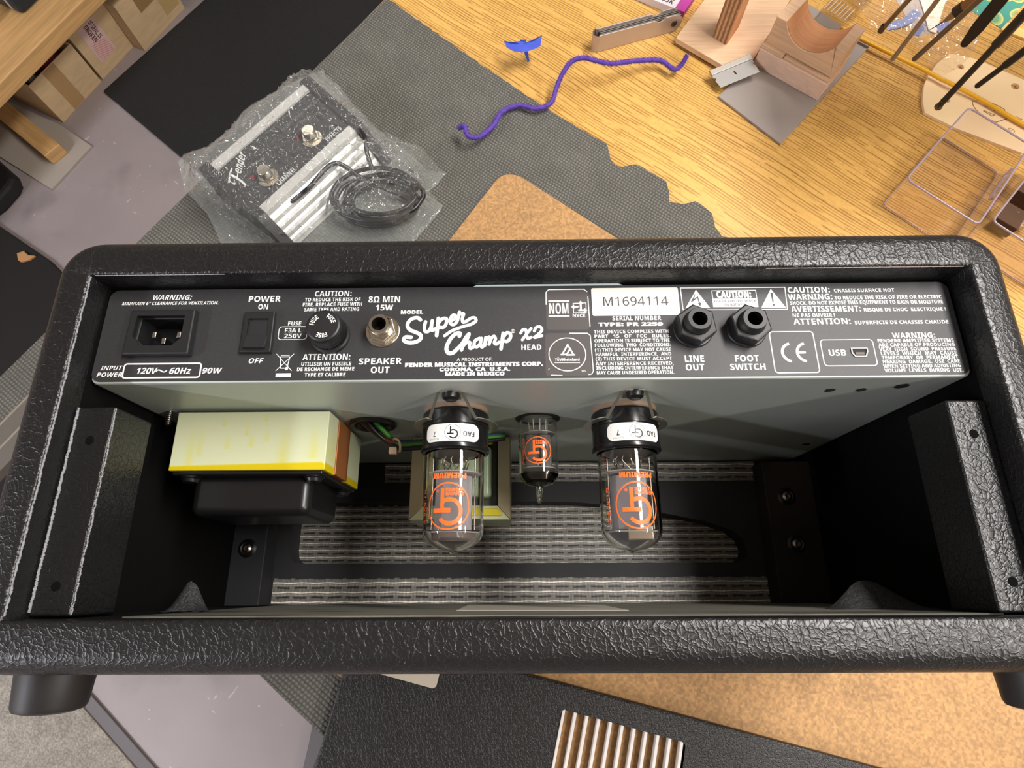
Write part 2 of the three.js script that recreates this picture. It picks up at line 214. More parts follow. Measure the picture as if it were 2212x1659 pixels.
// ================================================================ the amplifier lying on its face
const XI = 202.5, Z1 = 149.4;
const amp = thing('amplifier_head', 'black leather-grained amplifier head lying on its face, open back and printed rear upward', 'amplifier', [0, -220, 75]);
{
  // one covering swept around the cabinet: inner edge, rear rim, outer side, front rim
  const inner = [], outer = [], R = 19, T = 18.2;
  const corners = [[-XI, 0, -1, -1], [XI, 0, 1, -1], [XI, Z1, 1, 1], [-XI, Z1, -1, 1]], arcs = [180, 270, 0, 90], N = 10;
  for (let c = 0; c < 4; c++) {
    const [x, z, sx, sz] = corners[c], ox = x + sx * T, oz = z + sz * 20;
    for (let i = 0; i <= N; i++) { const t = (arcs[c] + 90 * i / N) * Math.PI / 180; inner.push([x, z]); outer.push([ox - sx * R + R * Math.cos(t), oz - sz * R + R * Math.sin(t)]); }
    const [x2, z2, s2, q2] = corners[(c + 1) % 4], a = outer[outer.length - 1], b = c % 2 ? [x2 + s2 * T, z2 + q2 * 20 - q2 * R] : [x2 + s2 * T - s2 * R, z2 + q2 * 20];
    for (let i = 1; i < 24; i++) { const t = i / 24; inner.push([lerp(x, x2, t), lerp(z, z2, t)]); outer.push([lerp(a[0], b[0], t), lerp(a[1], b[1], t)]); }
  }
  const prof = [], rr = 9;                                   // [distance from the inner edge (negative: from the outer), y]
  prof.push([0, -13], [0, -1.2], [0.35, -0.35], [1.2, 0], [4, 0]);
  for (let i = 0; i <= 8; i++) { const t = i / 8 * Math.PI / 2; prof.push([-(rr - rr * Math.sin(t)) - 1e-6, -rr + rr * Math.cos(t)]); }
  prof.push([-1e-6, -110], [-1e-6, -212]);
  for (let i = 1; i <= 5; i++) { const t = i / 5 * Math.PI / 2; prof.push([-(8 - 8 * Math.cos(t)) - 1e-6, -212 - 8 * Math.sin(t)]); }
  prof.push([2, -220], [0, -220], [0, -200]);
  const pos = [], uv = [], idx = [], n = inner.length, m = prof.length; let per = 0;
  for (let s = 0; s <= n; s++) {
    const I = inner[s % n], O = outer[s % n], d = Math.hypot(O[0] - I[0], O[1] - I[1]); let len = 0, last = null;
    if (s) { const P = outer[(s - 1) % n]; per += Math.hypot(O[0] - P[0], O[1] - P[1]); }
    for (const [q, y] of prof) {
      const k = q < 0 ? 1 + q / d : q / d, p = [lerp(I[0], O[0], k), y, lerp(I[1], O[1], k)];
      if (last) len += Math.hypot(p[0] - last[0], p[1] - last[1], p[2] - last[2]); last = p;
      pos.push(...p); uv.push(per, len);
    }
  }
  for (let s = 0; s < n; s++) for (let j = 0; j < m - 1; j++) { const a = s * m + j, b = a + m; idx.push(a, a + 1, b, b, a + 1, b + 1); }
  const g = new THREE.BufferGeometry(); g.setAttribute('position', new THREE.Float32BufferAttribute(pos, 3)); g.setAttribute('uv', new THREE.Float32BufferAttribute(uv, 2)); g.setIndex(idx);
  part('shell', toCreasedNormals(g, 0.9), tolex, amp);
  const lining = (x0, x1, z0, z1) => box(x0, x1, -199, -13, z0, z1, 0.2);
  part('lining', [lining(-XI - 3, -XI, -3, Z1 + 3), lining(XI, XI + 3, -3, Z1 + 3), lining(-XI, XI, -3, 0), lining(-XI, XI, Z1, Z1 + 3)], blackPaint, amp);
  // bare wood on the inside of the bottom board, smeared with dark paint
  const wood = mat(0xffffff, 0.75, { map: tex(512, 128, (u, v) => { const t = 0.9 + 0.3 * (fbm(u * 5, v * 26, 5, 26, 130, 4) - 0.5), s = Math.pow(clamp(fbm(u * 6, v * 9, 6, 9, 133, 4) * 2.4 - 1.25), 1.2); return [lerp(0.50, 0.1, s) * t, lerp(0.49, 0.1, s) * t, lerp(0.44, 0.09, s) * t]; }, true, [370, 186]) });
  const edge = []; for (let i = 0; i <= 40; i++) edge.push([-166 + i * 8.9, -14.5 - 3.5 * fbm(i * 0.4, 1, 64, 64, 5, 2)]);
  const pts = [...edge.map(([x, y]) => [x, y]), [190, -198], [-166, -198]];
  const sh = new THREE.Shape(pts.map(([x, y]) => new THREE.Vector2(x, y)));
  part('bottom_board', triUV(new THREE.ExtrudeGeometry(sh, { depth: 0.6, bevelEnabled: false }).translate(0, 0, Z1 - 0.6)), wood, amp, 'bare greyish wood inside of the bottom board');
  const lab = new THREE.Shape([[-35, -66], [47, -58], [46, -150], [-37, -165]].map((p) => new THREE.Vector2(...p)));
  part('sticker', new THREE.ExtrudeGeometry(lab, { depth: 0.2, bevelEnabled: false }).translate(0, 0, Z1 - 0.85), mat(0xb9b4a8, 0.6), amp, 'blank white paper label inside the bottom board');
  // cleats that the removed rear cover is screwed to
  for (const s of [-1, 1]) {
    const x0 = s < 0 ? -XI : 185, x1 = s < 0 ? -185 : XI;
    const c = part('cleat', box(x0, x1, -40, -12, 60.5, 148.6, 1.2), tolex, amp);
    for (const z of [76, 137]) part('screw_hole', turned([[0.1, -11.7], [1.3, -11.7], [1.7, -11.75], [2, -11.98]], 'y', [s * 193.5, 0, z], 14), blackPaint, c);
  }
  const frayed = (a, b, r, k) => { const p = []; for (let i = 0; i <= 60; i++) { const t = i / 60; p.push([lerp(a[0], b[0], t) + 0.5 * (noise(i * 0.9, k, 999, 99, 1) - 0.5), lerp(a[1], b[1], t), lerp(a[2], b[2], t)]); } const g = tube(p, r, 240, 5), q = g.attributes.position; for (let i = 0; i < q.count; i++) { q.setX(i, q.getX(i) + 0.5 * (hash(i, k, 2) - 0.5)); q.setY(i, q.getY(i) + 0.35 * (hash(i, k, 3) - 0.6)); } g.computeVertexNormals(); return g; };
  part('worn_edge', [frayed([-XI + 0.2, -0.7, 1], [-XI + 0.2, -0.7, 148], 0.45, 1), frayed([-XI + 0.9, -11.6, 61], [-XI + 0.9, -11.6, 147], 0.65, 2), frayed([-185, -12.5, 61], [-185, -12.5, 148], 0.38, 3), frayed([-200, -0.7, 0.2], [-140, -0.7, 0.2], 0.2, 4)], wornWhite, amp, 'pale worn fold line of the covering');
  part('worn_edge', frayed([110, -0.8, 0.2], [200, -0.8, 0.2], 0.22, 5), mat(0x8a7d78, 0.9), amp, 'pale worn fold line of the covering');
  // loose flaps of covering at the bottom board
  for (const [x0, xm, x1, h] of [[-178, -169.5, -156, 14], [143, 166, 196, 13]]) {
    const g = new THREE.PlaneGeometry(1, 1, 20, 10), p = g.attributes.position;
    for (let i = 0; i < p.count; i++) { const u = p.getX(i) + 0.5, v = p.getY(i) + 0.5, x = lerp(x0, x1, u), k = x < xm ? (x - x0) / (xm - x0) : (x1 - x) / (x1 - xm); p.setXYZ(i, x, -60 - 3 * Math.sin(u * 3) - v * 8, 148.9 - h * smooth(clamp(k)) * v - 0.6 * noise(u * 9, v * 5, 99, 99, 8)); }
    g.computeVertexNormals(); part('covering_flap', triUV(g), mat(0x2b2b2c, 0.6, { bumpMap: grainTex(60), bumpScale: 0.0005, side: THREE.DoubleSide }), amp);
  }
  // front baffle with grille cloth
  const baf = part('baffle_board', plate([[-XI, 50], [XI, 50], [XI, Z1], [-XI, Z1]], -216, -198, 0, [[[-169, 112], [-168, 117], [-165, 120.5], [-160, 121.6], [150, 122], [156, 119], [157.5, 113], [155, 106], [148, 100], [130, 93.5], [100, 87.5], [70, 82.5], [40, 79.6], [0, 78.6], [-150, 78.6], [-164, 80], [-169, 86]]]), mat(0x1d1d1f, 0.7), amp);
  const weave = cloth(11, 0.62); weave.repeat.set(1 / 105, 1 / 55);
  part('grille_cloth', triUV(new THREE.BoxGeometry(400, 2, 96).translate(0, -217.2, 99)), mat(0xffffff, 0.55, { map: weave, metalness: 0.15 }), amp);
  const weave2 = cloth(6, 0.7); weave2.repeat.set(1 / 110, 1 / 38);
  const lap = (x0, x1, z0, z1, k) => { const a = [], b = []; for (let i = 0; i <= 60; i++) { const x = lerp(x0, x1, i / 60); a.push([x, z0 + 0.8 * (fbm(i * 0.5, k, 64, 64, 6, 2) - 0.5)]); b.unshift([x, z1 + 0.5 * (fbm(i * 0.5, k + 5, 64, 64, 7, 2) - 0.5)]); } return plate([...a, ...b], -198.4, -197.2); };
  part('cloth_lap', lap(-178, 170, 131.6, 148.6, 1), mat(0xffffff, 0.55, { map: weave2 }), amp);
  part('cloth_lap', lap(-104, 170, 50.5, 64.4, 9), mat(0xffffff, 0.55, { map: weave2 }), amp);
  for (const [x0, x1, z0] of [[-XI, -179, 82], [168.5, XI, 54]]) {
    const c = part('batten', box(x0, x1, -197.6, -179, z0, 149.2, 0.8), x0 < 0 ? mat(0x222226, 0.7) : mat(0x2b221b, 0.75, { map: pineTex }), amp);
    for (const [sx, sz] of x0 < 0 ? [[-191.5, 112]] : [[182.5, 79], [184.5, 111]]) {
      part('screw', turned([[0.1, 1.2], [1.8, 1.4], [3.1, 0.6], [3.5, -0.4], [5.2, -0.6]].map(([r, h]) => [r, h - 178.4]), 'y', [sx, 0, sz], 20), mat(0xb9aea0, 0.3, { metalness: 1 }), c);
      part('washer', turned([[3.6, -178.6], [4.6, -178.2], [6.3, -178.9]], 'y', [sx, 0, sz], 20), blackSatin, c);
    }
  }
  // feet on the bottom board
  for (const [x, y] of [[-198, -30], [207, -30], [-198, -190], [207, -190]]) part('foot', turned([[0.1, 185.5], [10, 185.5], [12.6, 184.6], [13.4, 183], [14.6, 169.6]], 'z', [x, y, 0], 32), blackRubber, amp);
}
// ---------------------------------------------------------------- steel chassis with its printed rear face
{
  const CX = 201, Y0 = -13.8;
  const r = (w) => rrect(-CX, CX, 1.4, 49.1, 3.2);
  const O = [[-183.4, 16.6], [-182.6, 16], [-160, 16], [-159.3, 16.8], [-159.3, 28.6], [-163.3, 32.8], [-178.6, 32.8], [-183.8, 27.4]], grow = (d) => O.map(([x, z]) => [-171.5 + (x + 171.5) * (1 + d / 12), 24.4 + (z - 24.4) * (1 + d / 8.4)]);
  const chassis = part('chassis', [plate(rrect(-CX, CX, 1.4, 49.1, 3.4, 8), -204, Y0, 1.1, [grow(1.2)])], zinc, amp, 'grey plated steel chassis box');
  const rim = part('chassis_lip', plate([[-23, -0.4], [44, -0.4], [48, 1.6], [-27, 1.6]], -15.5, -13.9, 0.3), mat(0xbfd0d0, 0.5), amp);
  // printed face: two canvases, left and right of the middle
  const S = 10.05, ZT = 0, HH = 512;
  const LOGO = [ // centre lines of the script lettering: width, then points, in units of the logo's own grid
    [44, 335, 350, 300, 322, 240, 325, 180, 362, 152, 430, 190, 495, 270, 530, 345, 570, 355, 615, 330, 650, 255, 680, 165, 678, 112, 645, 130, 605, 215, 605],
    [40, 410, 380, 398, 450, 412, 520, 450, 522, 488, 470, 505, 365, 498, 470, 510, 508, 550, 485], [44, 592, 330, 576, 580], [40, 595, 400, 650, 335, 705, 335, 708, 400, 672, 460, 620, 462],
    [38, 772, 372, 828, 332, 838, 292, 800, 284, 765, 335, 768, 405, 810, 424, 858, 380, 880, 300, 892, 238, 905, 268, 950, 262, 935, 335, 950, 388, 1000, 368, 1060, 328, 1118, 326, 1130, 370, 1060, 420],
    [36, 1060, 420, 900, 468, 780, 520, 690, 585], [46, 900, 588, 908, 552, 860, 550, 792, 608, 738, 700, 722, 780, 752, 832, 812, 830, 880, 768],
    [40, 880, 768, 945, 690, 1005, 590, 1036, 558, 1020, 612, 962, 715, 935, 790], [38, 950, 735, 1010, 682, 1050, 682, 1045, 738, 1060, 768, 1110, 740], [38, 1185, 622, 1122, 660, 1115, 728, 1150, 745, 1195, 700, 1212, 622, 1202, 715, 1222, 748, 1262, 708],
    [36, 1272, 612, 1260, 728, 1275, 660, 1320, 602, 1342, 638, 1322, 708], [36, 1322, 708, 1340, 645, 1390, 592, 1412, 628, 1396, 688, 1422, 708, 1462, 678], [42, 1520, 552, 1490, 775], [40, 1522, 610, 1570, 545, 1620, 560, 1620, 620, 1572, 668, 1535, 660],
    [34, 1768, 548, 1802, 500, 1840, 500, 1852, 570, 1872, 628, 1916, 608], [34, 1918, 482, 1860, 552, 1792, 646], [34, 1962, 520, 1992, 466, 2050, 460, 2070, 505, 2012, 572, 1962, 612, 2068, 588],
  ];
  const draw = (x0) => (g) => {
    const X = (x) => (x - x0) * S, Z = (z) => (z - ZT) * S, white = '#e9ebe8';
    g.fillStyle = '#2e2e30'; g.fillRect(0, 0, 2048, HH);
    for (let i = 0; i < 26000; i++) { const t = rnd(); g.fillStyle = t < 0.5 ? 'rgba(90,90,92,0.35)' : 'rgba(30,30,32,0.4)'; g.fillRect(rnd() * 2048, rnd() * HH, 2, 2); }
    const poly = (p, fill, line) => { g.beginPath(); p.forEach(([x, z], i) => (i ? g.lineTo(X(x), Z(z)) : g.moveTo(X(x), Z(z)))); g.closePath(); if (fill) { g.fillStyle = fill; g.fill(); } if (line) { g.strokeStyle = white; g.lineWidth = line * S; g.stroke(); } };
    const rr = (a, b, c, d, r, w) => { g.beginPath(); g.roundRect(X(a), Z(c), (b - a) * S, (d - c) * S, r * S); g.strokeStyle = white; g.lineWidth = w * S; g.stroke(); };
    const line = (w, ...p) => { g.beginPath(); for (let i = 0; i < p.length; i += 2) (i ? g.lineTo(X(p[i]), Z(p[i + 1])) : g.moveTo(X(p[i]), Z(p[i + 1]))); g.strokeStyle = white; g.lineWidth = w * S; g.lineCap = g.lineJoin = 'round'; g.stroke(); };
    rr(-186.4, -150.6, 39.4, 46.3, 1.3, 0.75); rr(-116.6, -103.2, 21.3, 27.9, 1.6, 0.4);
    g.beginPath(); g.moveTo(X(-171.2), Z(43.4)); g.bezierCurveTo(X(-169.6), Z(40.6), X(-168), Z(45.4), X(-166.2), Z(42.6)); g.strokeStyle = white; g.lineWidth = 0.6 * S; g.stroke();
    // crossed-out bin
    line(0.32, -116.2, 35.2, -108.4, 43.4); line(0.32, -108.2, 35.2, -115.6, 43.4); line(0.45, -114.3, 36.6, -113.5, 42.2, -110.6, 42.2, -109.9, 36.6, -114.3, 36.6); line(0.4, -114, 35.8, -110.2, 35.8); g.fillStyle = white; g.beginPath(); g.arc(X(-110.8), Z(42.4), 0.8 * S, 0, 7); g.fill(); g.fillRect(X(-115.4), Z(44.7), 7 * S, 1.8 * S);
    // stickers of the certification marks
    g.fillStyle = '#45413f'; g.beginPath(); g.roundRect(X(9.4), Z(3.4), 20.2 * S, 20.8 * S, 1.6 * S); g.fill(); g.beginPath(); g.roundRect(X(8.6), Z(25.9), 20.8 * S, 21.2 * S, 1.6 * S); g.fill();
    line(0.45, 9.5, 11, 9.6, 4.6, 10.8, 3.2, 27.6, 3.1, 29.2, 4.4); line(0.45, 29.5, 7, 29.8, 22.6); line(0.45, 20.2, 26, 28.4, 26.1, 29.7, 27.2, 30.3, 45, 29.4, 46.4, 28.2, 46.6); line(0.35, 11, 46.7, 16, 46.9);
    g.fillStyle = white; g.fillRect(X(10.6), Z(9), 10 * S, 0.8 * S); g.fillRect(X(10.5), Z(16.7), 9.9 * S, 0.8 * S);
    line(0.35, 22.3, 10.6, 28.4, 10.4, 28.4, 15.4, 22.4, 15.6, 22.3, 10.6); line(0.9, 25.9, 13.4, 25.9, 10.6); poly([[24.6, 10.8], [25.9, 9.2], [27.2, 10.8]], white); line(0.9, 24.4, 12.4, 22.6, 12.4); poly([[22.8, 11.2], [21.3, 12.4], [22.8, 13.6]], white); line(0.9, 25, 14.2, 27.6, 14.2); poly([[27.4, 13], [29, 14.2], [27.4, 15.4]], white);
    g.beginPath(); g.ellipse(X(18.7), Z(36.6), 8.5 * S, 8.2 * S, 0, 0, 7); g.strokeStyle = white; g.lineWidth = 0.45 * S; g.stroke();
    line(0.75, 16.4, 36.5, 19, 31.8, 21.4, 36.6); line(0.75, 15.9, 36.7, 18.4, 36.6, 19.8, 34.4); line(0.8, 18.4, 36.9, 22, 36.9); line(0.3, 12.8, 40.7, 24.3, 40.8);
    // shock warning frame
    poly([[73.9, 3], [123.6, 3.2], [123.1, 14.8], [74.1, 14.6]], null, 0.45); poly([[81.2, 4], [87, 13.8], [75.3, 13.8]], white); poly([[116.8, 3.9], [122.6, 14], [111, 13.8]], white); poly([[88.5, 4.5], [109.7, 4.4], [109.7, 13.5], [88.4, 13.3]], white); poly([[88.9, 4.9], [109.3, 4.8], [109.4, 8.8], [88.9, 8.8]], '#2e2e30');
    poly([[80.9, 5.8], [78, 10.6], [79.2, 10.2], [81.4, 8.4], [81.9, 11.2], [81.3, 11.1], [82.4, 13], [83, 10.8], [82.4, 11], [81.8, 7.4], [79.8, 9]], '#2e2e30'); poly([[116.3, 6], [117.4, 6], [117.2, 11], [116.6, 11]], '#2e2e30'); g.fillStyle = '#2e2e30'; g.beginPath(); g.arc(X(116.9), Z(12.4), 0.55 * S, 0, 7); g.fill();
    // conformity mark and port frame
    rr(112.8, 132.9, 26.3, 46.6, 1.5, 0.5); rr(135.6, 159.6, 30.6, 43.4, 1.6, 0.45);
    g.strokeStyle = white; g.lineWidth = 1.25 * S; g.lineCap = 'butt'; g.beginPath(); g.arc(X(121.8), Z(36.7), 4.4 * S, Math.PI * 0.55, Math.PI * 1.45); g.stroke(); g.beginPath(); g.arc(X(128.6), Z(36.7), 4.4 * S, Math.PI * 0.55, Math.PI * 1.45); g.stroke(); line(1.15, 125, 36.7, 127.6, 36.7);
    g.fillStyle = white; for (const [s, a, b, z, cap, k] of TEXT) fit(g, s, X(a), X(b), Z(z), cap * S, k);
    g.fillStyle = '#2e2e30'; for (const [s, a, b, z, cap, k] of DARK) fit(g, s, X(a), X(b), Z(z), cap * S, k);
    // script lettering
    g.save(); g.transform(73 / 2212 * S, 0.9 / 2212 * S * 0.6, 1.6 / 1207 * S * 0, 42.4 / 1207 * S, X(-61.1), Z(6)); g.strokeStyle = white; g.lineCap = g.lineJoin = 'round';
    for (const [w, ...p] of LOGO) { g.lineWidth = w * 1.22; const q = []; for (let i = 0; i < p.length; i += 2) q.push(new THREE.Vector3(p[i], p[i + 1], 0)); const c = new THREE.CatmullRomCurve3(q, false, 'centripetal').getPoints(q.length * 10); g.beginPath(); c.forEach((v, i) => (i ? g.lineTo(v.x, v.y) : g.moveTo(v.x, v.y))); g.stroke(); }
    g.lineWidth = 7; g.beginPath(); g.arc(1660, 520, 26, 0, 7); g.stroke(); g.fillStyle = white; fit(g, 'R', 1648, 1672, 536, 30, 'b'); g.restore();
  };
  const half = (x0) => { const t = canvasTex(2048, HH, draw(x0)); return mat(0xffffff, 0.5, { map: t }); };
  const XL = -201.5, face = (a, b, rr4, x0) => { const g = plate(rrect(a, b, 1.2, 48.1, rr4), Y0 - 0.3, Y0 + 0.25, 0, a < -100 ? [grow(1)] : []), p = g.attributes.position, uv = g.attributes.uv; for (let i = 0; i < p.count; i++) uv.setXY(i, (p.getX(i) - x0) * S / 2048, 1 - (p.getZ(i) - ZT) * S / HH); return g; };
  part('printed_face', join([face(-200.9, 0, [0.01, 0.01, 4.5, 4.5], XL), face(0, 200.6, [4.5, 4.5, 0.01, 0.01], -1)], true), [half(XL), half(-1)], amp, 'black rear face printed with white lettering');
  const serial = canvasTex(1024, 360, (g) => { g.fillStyle = '#ddd9d0'; g.fillRect(0, 0, 1024, 360); g.fillStyle = '#2d2c2c'; fit(g, 'M1694114', 118, 900, 232, 112, 'r'); });
  { const g = plate(rrect(31.2, 72.6, 2.7, 17.3, 0.9), Y0 + 0.2, Y0 + 0.42), p = g.attributes.position; for (let i = 0; i < p.count; i++) g.attributes.uv.setXY(i, (p.getX(i) - 31.2) / 41.4, 1 - (p.getZ(i) - 2.7) / 14.6); part('serial_label', g, mat(0xffffff, 0.4, { map: serial }), amp, 'white serial number label'); }
  // mains inlet
  const Y = Y0 + 0.2;
  const inlet = part('power_inlet', [plate([[-186, 13.7], [-155.6, 13.7], [-155.4, 36.3], [-186.2, 36.3]], Y, Y + 4.2, 0.8, [O]), plate(grow(1), Y - 13, Y + 0.4, 0, [O]), plate(grow(1), Y - 14, Y - 13)], blackPlastic, amp, 'black mains inlet');
  for (const [x, z] of [[-176.4, 24.2], [-171.4, 27.4], [-164.6, 24.2]]) part('pin', box(x - 1, x + 1, Y - 13, Y - 1, z - 1.6, z + 1.6, 0.4), steel, inlet);
  // power switch
  const sw = part('power_switch', plate([[-133, 14.5], [-118.6, 14.5], [-118.2, 35.1], [-132.9, 35.1]], Y, Y + 2.6, 0.5, [[[-131, 17.6], [-120.6, 17.6], [-120.4, 33.2], [-131, 33.2]]]), blackPlastic, amp, 'black rocker power switch');
  { const s = new THREE.Shape([[17.8, -3], [33, -3], [33, 3.8], [25.5, 1.7], [17.8, 1.2]].map(([z, y]) => new THREE.Vector2(z, y))); part('rocker', triUV(new THREE.ExtrudeGeometry(s, { depth: 9.6, bevelEnabled: true, bevelSize: 0.4, bevelThickness: 0.4, bevelSegments: 2 }).rotateY(-Math.PI / 2).translate(-121, Y, 0)), mat(0x1f1f22, 0.5), sw); }
  // fuse holder
  const fh = part('fuse_holder', turned([[9.2, Y], [9.2, Y + 2], [8.6, Y + 2.6], [8.4, Y + 3.4]], 'y', [-91.8, 0, 26.3], 36), blackPlastic, amp, 'black fuse holder');
  { const p = []; for (let i = 0; i < 96; i++) { const t = i / 96 * 2 * Math.PI, q = i % 2 ? 7.95 : 8.4; p.push([-91.8 + q * Math.cos(t), 26.3 + q * Math.sin(t)]); } part('knurled_cap', [plate(p, Y + 3.2, Y + 10.5), turned([[8.1, Y + 10.4], [7.6, Y + 11.8], [6.9, Y + 12.2], [0.1, Y + 12.3]], 'y', [-91.8, 0, 26.3], 40)], blackPlastic, fh);
    const word = canvasTex(512, 512, (g) => { g.clearRect(0, 0, 512, 512); g.fillStyle = '#f0eee8'; for (const a of [-60, 48, 180]) { g.save(); g.translate(256, 256); g.rotate(a * Math.PI / 180); const w = 'FUSE', arc = [-0.40, -0.14, 0.13, 0.38]; [...w].forEach((c, i) => { g.save(); g.rotate(arc[i]); fit(g, c, -24, 24, -140, 76, 'b'); g.restore(); }); g.restore(); } });
    const g = new THREE.CircleGeometry(7.2, 40).rotateX(-Math.PI / 2).translate(-91.8, Y + 12.36, 26.3); part('lettering', g, mat(0xffffff, 0.5, { map: word, transparent: true, alphaTest: 0.5 }), fh); }
  // speaker jack: washer, hexagon nut, threaded bushing
  const hex = (x, z, r, a) => ring(x, z, r, 6, a);
  const jack = part('speaker_jack', turned([[3.3, Y + 9], [4.6, Y + 9], [4.9, Y + 8.6], [4.5, Y + 8.2], [4.9, Y + 7.8], [4.5, Y + 7.4], [4.9, Y + 7], [4.9, Y + 3.6]], 'y', [-67.4, 0, 24.3], 32), nickel, amp, 'bright metal speaker jack');
  part('washer', plate(ring(-67.4, 24.3, 8, 40), Y, Y + 0.9, 0.2, [ring(-67.4, 24.3, 4.9, 24)]), nickel, jack);
  part('nut', plate(hex(-67.4, 24.3, 6.9, 0.25), Y + 0.9, Y + 4, 0.5, [ring(-67.4, 24.3, 4.7, 24)]), nickel, jack);
  part('socket_hole', turned([[3.3, Y + 9], [3.25, Y + 0.5], [0.1, Y + 0.4]], 'y', [-67.4, 0, 24.3], 24), mat(0x16120a, 0.4), jack);
  for (const [x, z, a, l] of [[77.6, 24.6, 0.42, 'black plastic line output jack'], [102.2, 24.8, 0.36, 'black plastic footswitch jack']]) {
    const j = part('plastic_jack', [turned([[3.4, Y + 12], [5.2, Y + 12], [5.5, Y + 11.5], [5.2, Y + 11], [5.5, Y + 10.4], [5.2, Y + 9.8], [6.2, Y + 8.4], [6.4, Y + 7]], 'y', [x, 0, z], 32), turned([[9.4, Y], [9.4, Y + 0.7], [9, Y + 1.2], [7, Y + 1.6]], 'y', [x, 0, z], 36)], blackPlastic, amp, l);
    part('nut', plate(hex(x, z, 9.6, a), Y + 1.2, Y + 7.6, 0.8, [ring(x, z, 6, 24)]), blackPlastic, j);
    part('socket_hole', turned([[3.4, Y + 12], [3.35, Y + 1], [0.1, Y + 0.9]], 'y', [x, 0, z], 24), mat(0x030303, 0.5), j);
  }
  const usb = part('usb_port', plate([[148.7, 34.8], [156.4, 34.8], [156.4, 36.6], [155.2, 39.3], [150, 39.3], [148.7, 37.4]], Y, Y + 0.5, 0, [[[149.3, 35.3], [155.8, 35.3], [155.8, 36.5], [154.8, 38.8], [150.4, 38.8], [149.3, 37.2]]]), mat(0x77736c, 0.4, { metalness: 0.6 }), amp, 'small metal data port');
  part('well', plate([[149.3, 35.3], [155.8, 35.3], [155.8, 36.5], [154.8, 38.8], [150.4, 38.8], [149.3, 37.2]], Y - 0.1, Y + 0.12), mat(0x080808, 0.7), usb); part('tongue', box(150.4, 154.6, Y, Y + 0.4, 36.9, 38.2, 0.1), mat(0x5c564f, 0.6), usb);
  // underside: punched holes, stud, cable opening, tube sockets
  const under = (r, z0, z1, at, mt, l, seg = 24, name = 'hole') => part(name, turned([[0.1, z1], [r, z1], [r, z0]], 'z', at, seg), mt, amp, l);
  for (const [x, y, r] of [[145.8, -32, 2.7], [160.7, -31.7, 2.7], [177, -26.6, 3.6], [186.5, -147, 2.8]]) part('punched_hole', new THREE.CylinderGeometry(r, r, 0.2, 6).rotateX(Math.PI / 2).translate(x, y, 49.1), mat(0x07080a, 0.9), amp, 'dark punched hole');
  part('threaded_stud', turned(Array.from({ length: 16 }, (_, i) => [i % 2 ? 1.3 : 1.7, 49 + i * 0.5]).concat([[0.1, 57]]), 'z', [-189, -59, 0], 12), steel, amp, 'short threaded steel stud');
  part('grommet', turned([[8.6, 49], [13, 49.2], [13.4, 50.6], [12.4, 51.6], [10.4, 51.2], [9.4, 49.3]], 'z', [-87, -85, 0], 32), blackSatin, amp, 'black rubber grommet'); part('cable_opening', new THREE.CircleGeometry(10, 28).translate(-87, -85, 49.3), mat(0x040404, 0.9), amp);
  const wire = (c, dx, dz, r = 1.25) => part('wire', tube([[-92 + dx, -80, 44], [-87 + dx * 1.4, -86, 50 + dz], [-80 + dx, -90, 56 + dz], [-73 + dx * 0.5, -89, 60.5 + dz], [-62, -91, 60 + dz], [-40, -96, 57 + dz], [-12, -98, 54 + dz * 0.6]], r, 60, 8), mat(c, 0.4), amp);
  wire(0x3f8a2a, 2, 0.2, 1.5); wire(0x101010, -2, 1.2); wire(0x5a2b18, -4, -0.6); wire(0x23425c, -0.5, -1.4); wire(0x121212, 0, 2.6, 1.3);
  part('cable_tie', [tube([[-75, -87, 58], [-72, -85.5, 59.6], [-71, -86, 63], [-72, -89, 65], [-74.5, -91, 62], [-75.4, -89.6, 59]], 0.8, 30, 6, true), box(-77.6, -73.2, -90, -86, 62.6, 67, 0.8)], mat(0xb89f84, 0.5), amp, 'beige cable tie');
}
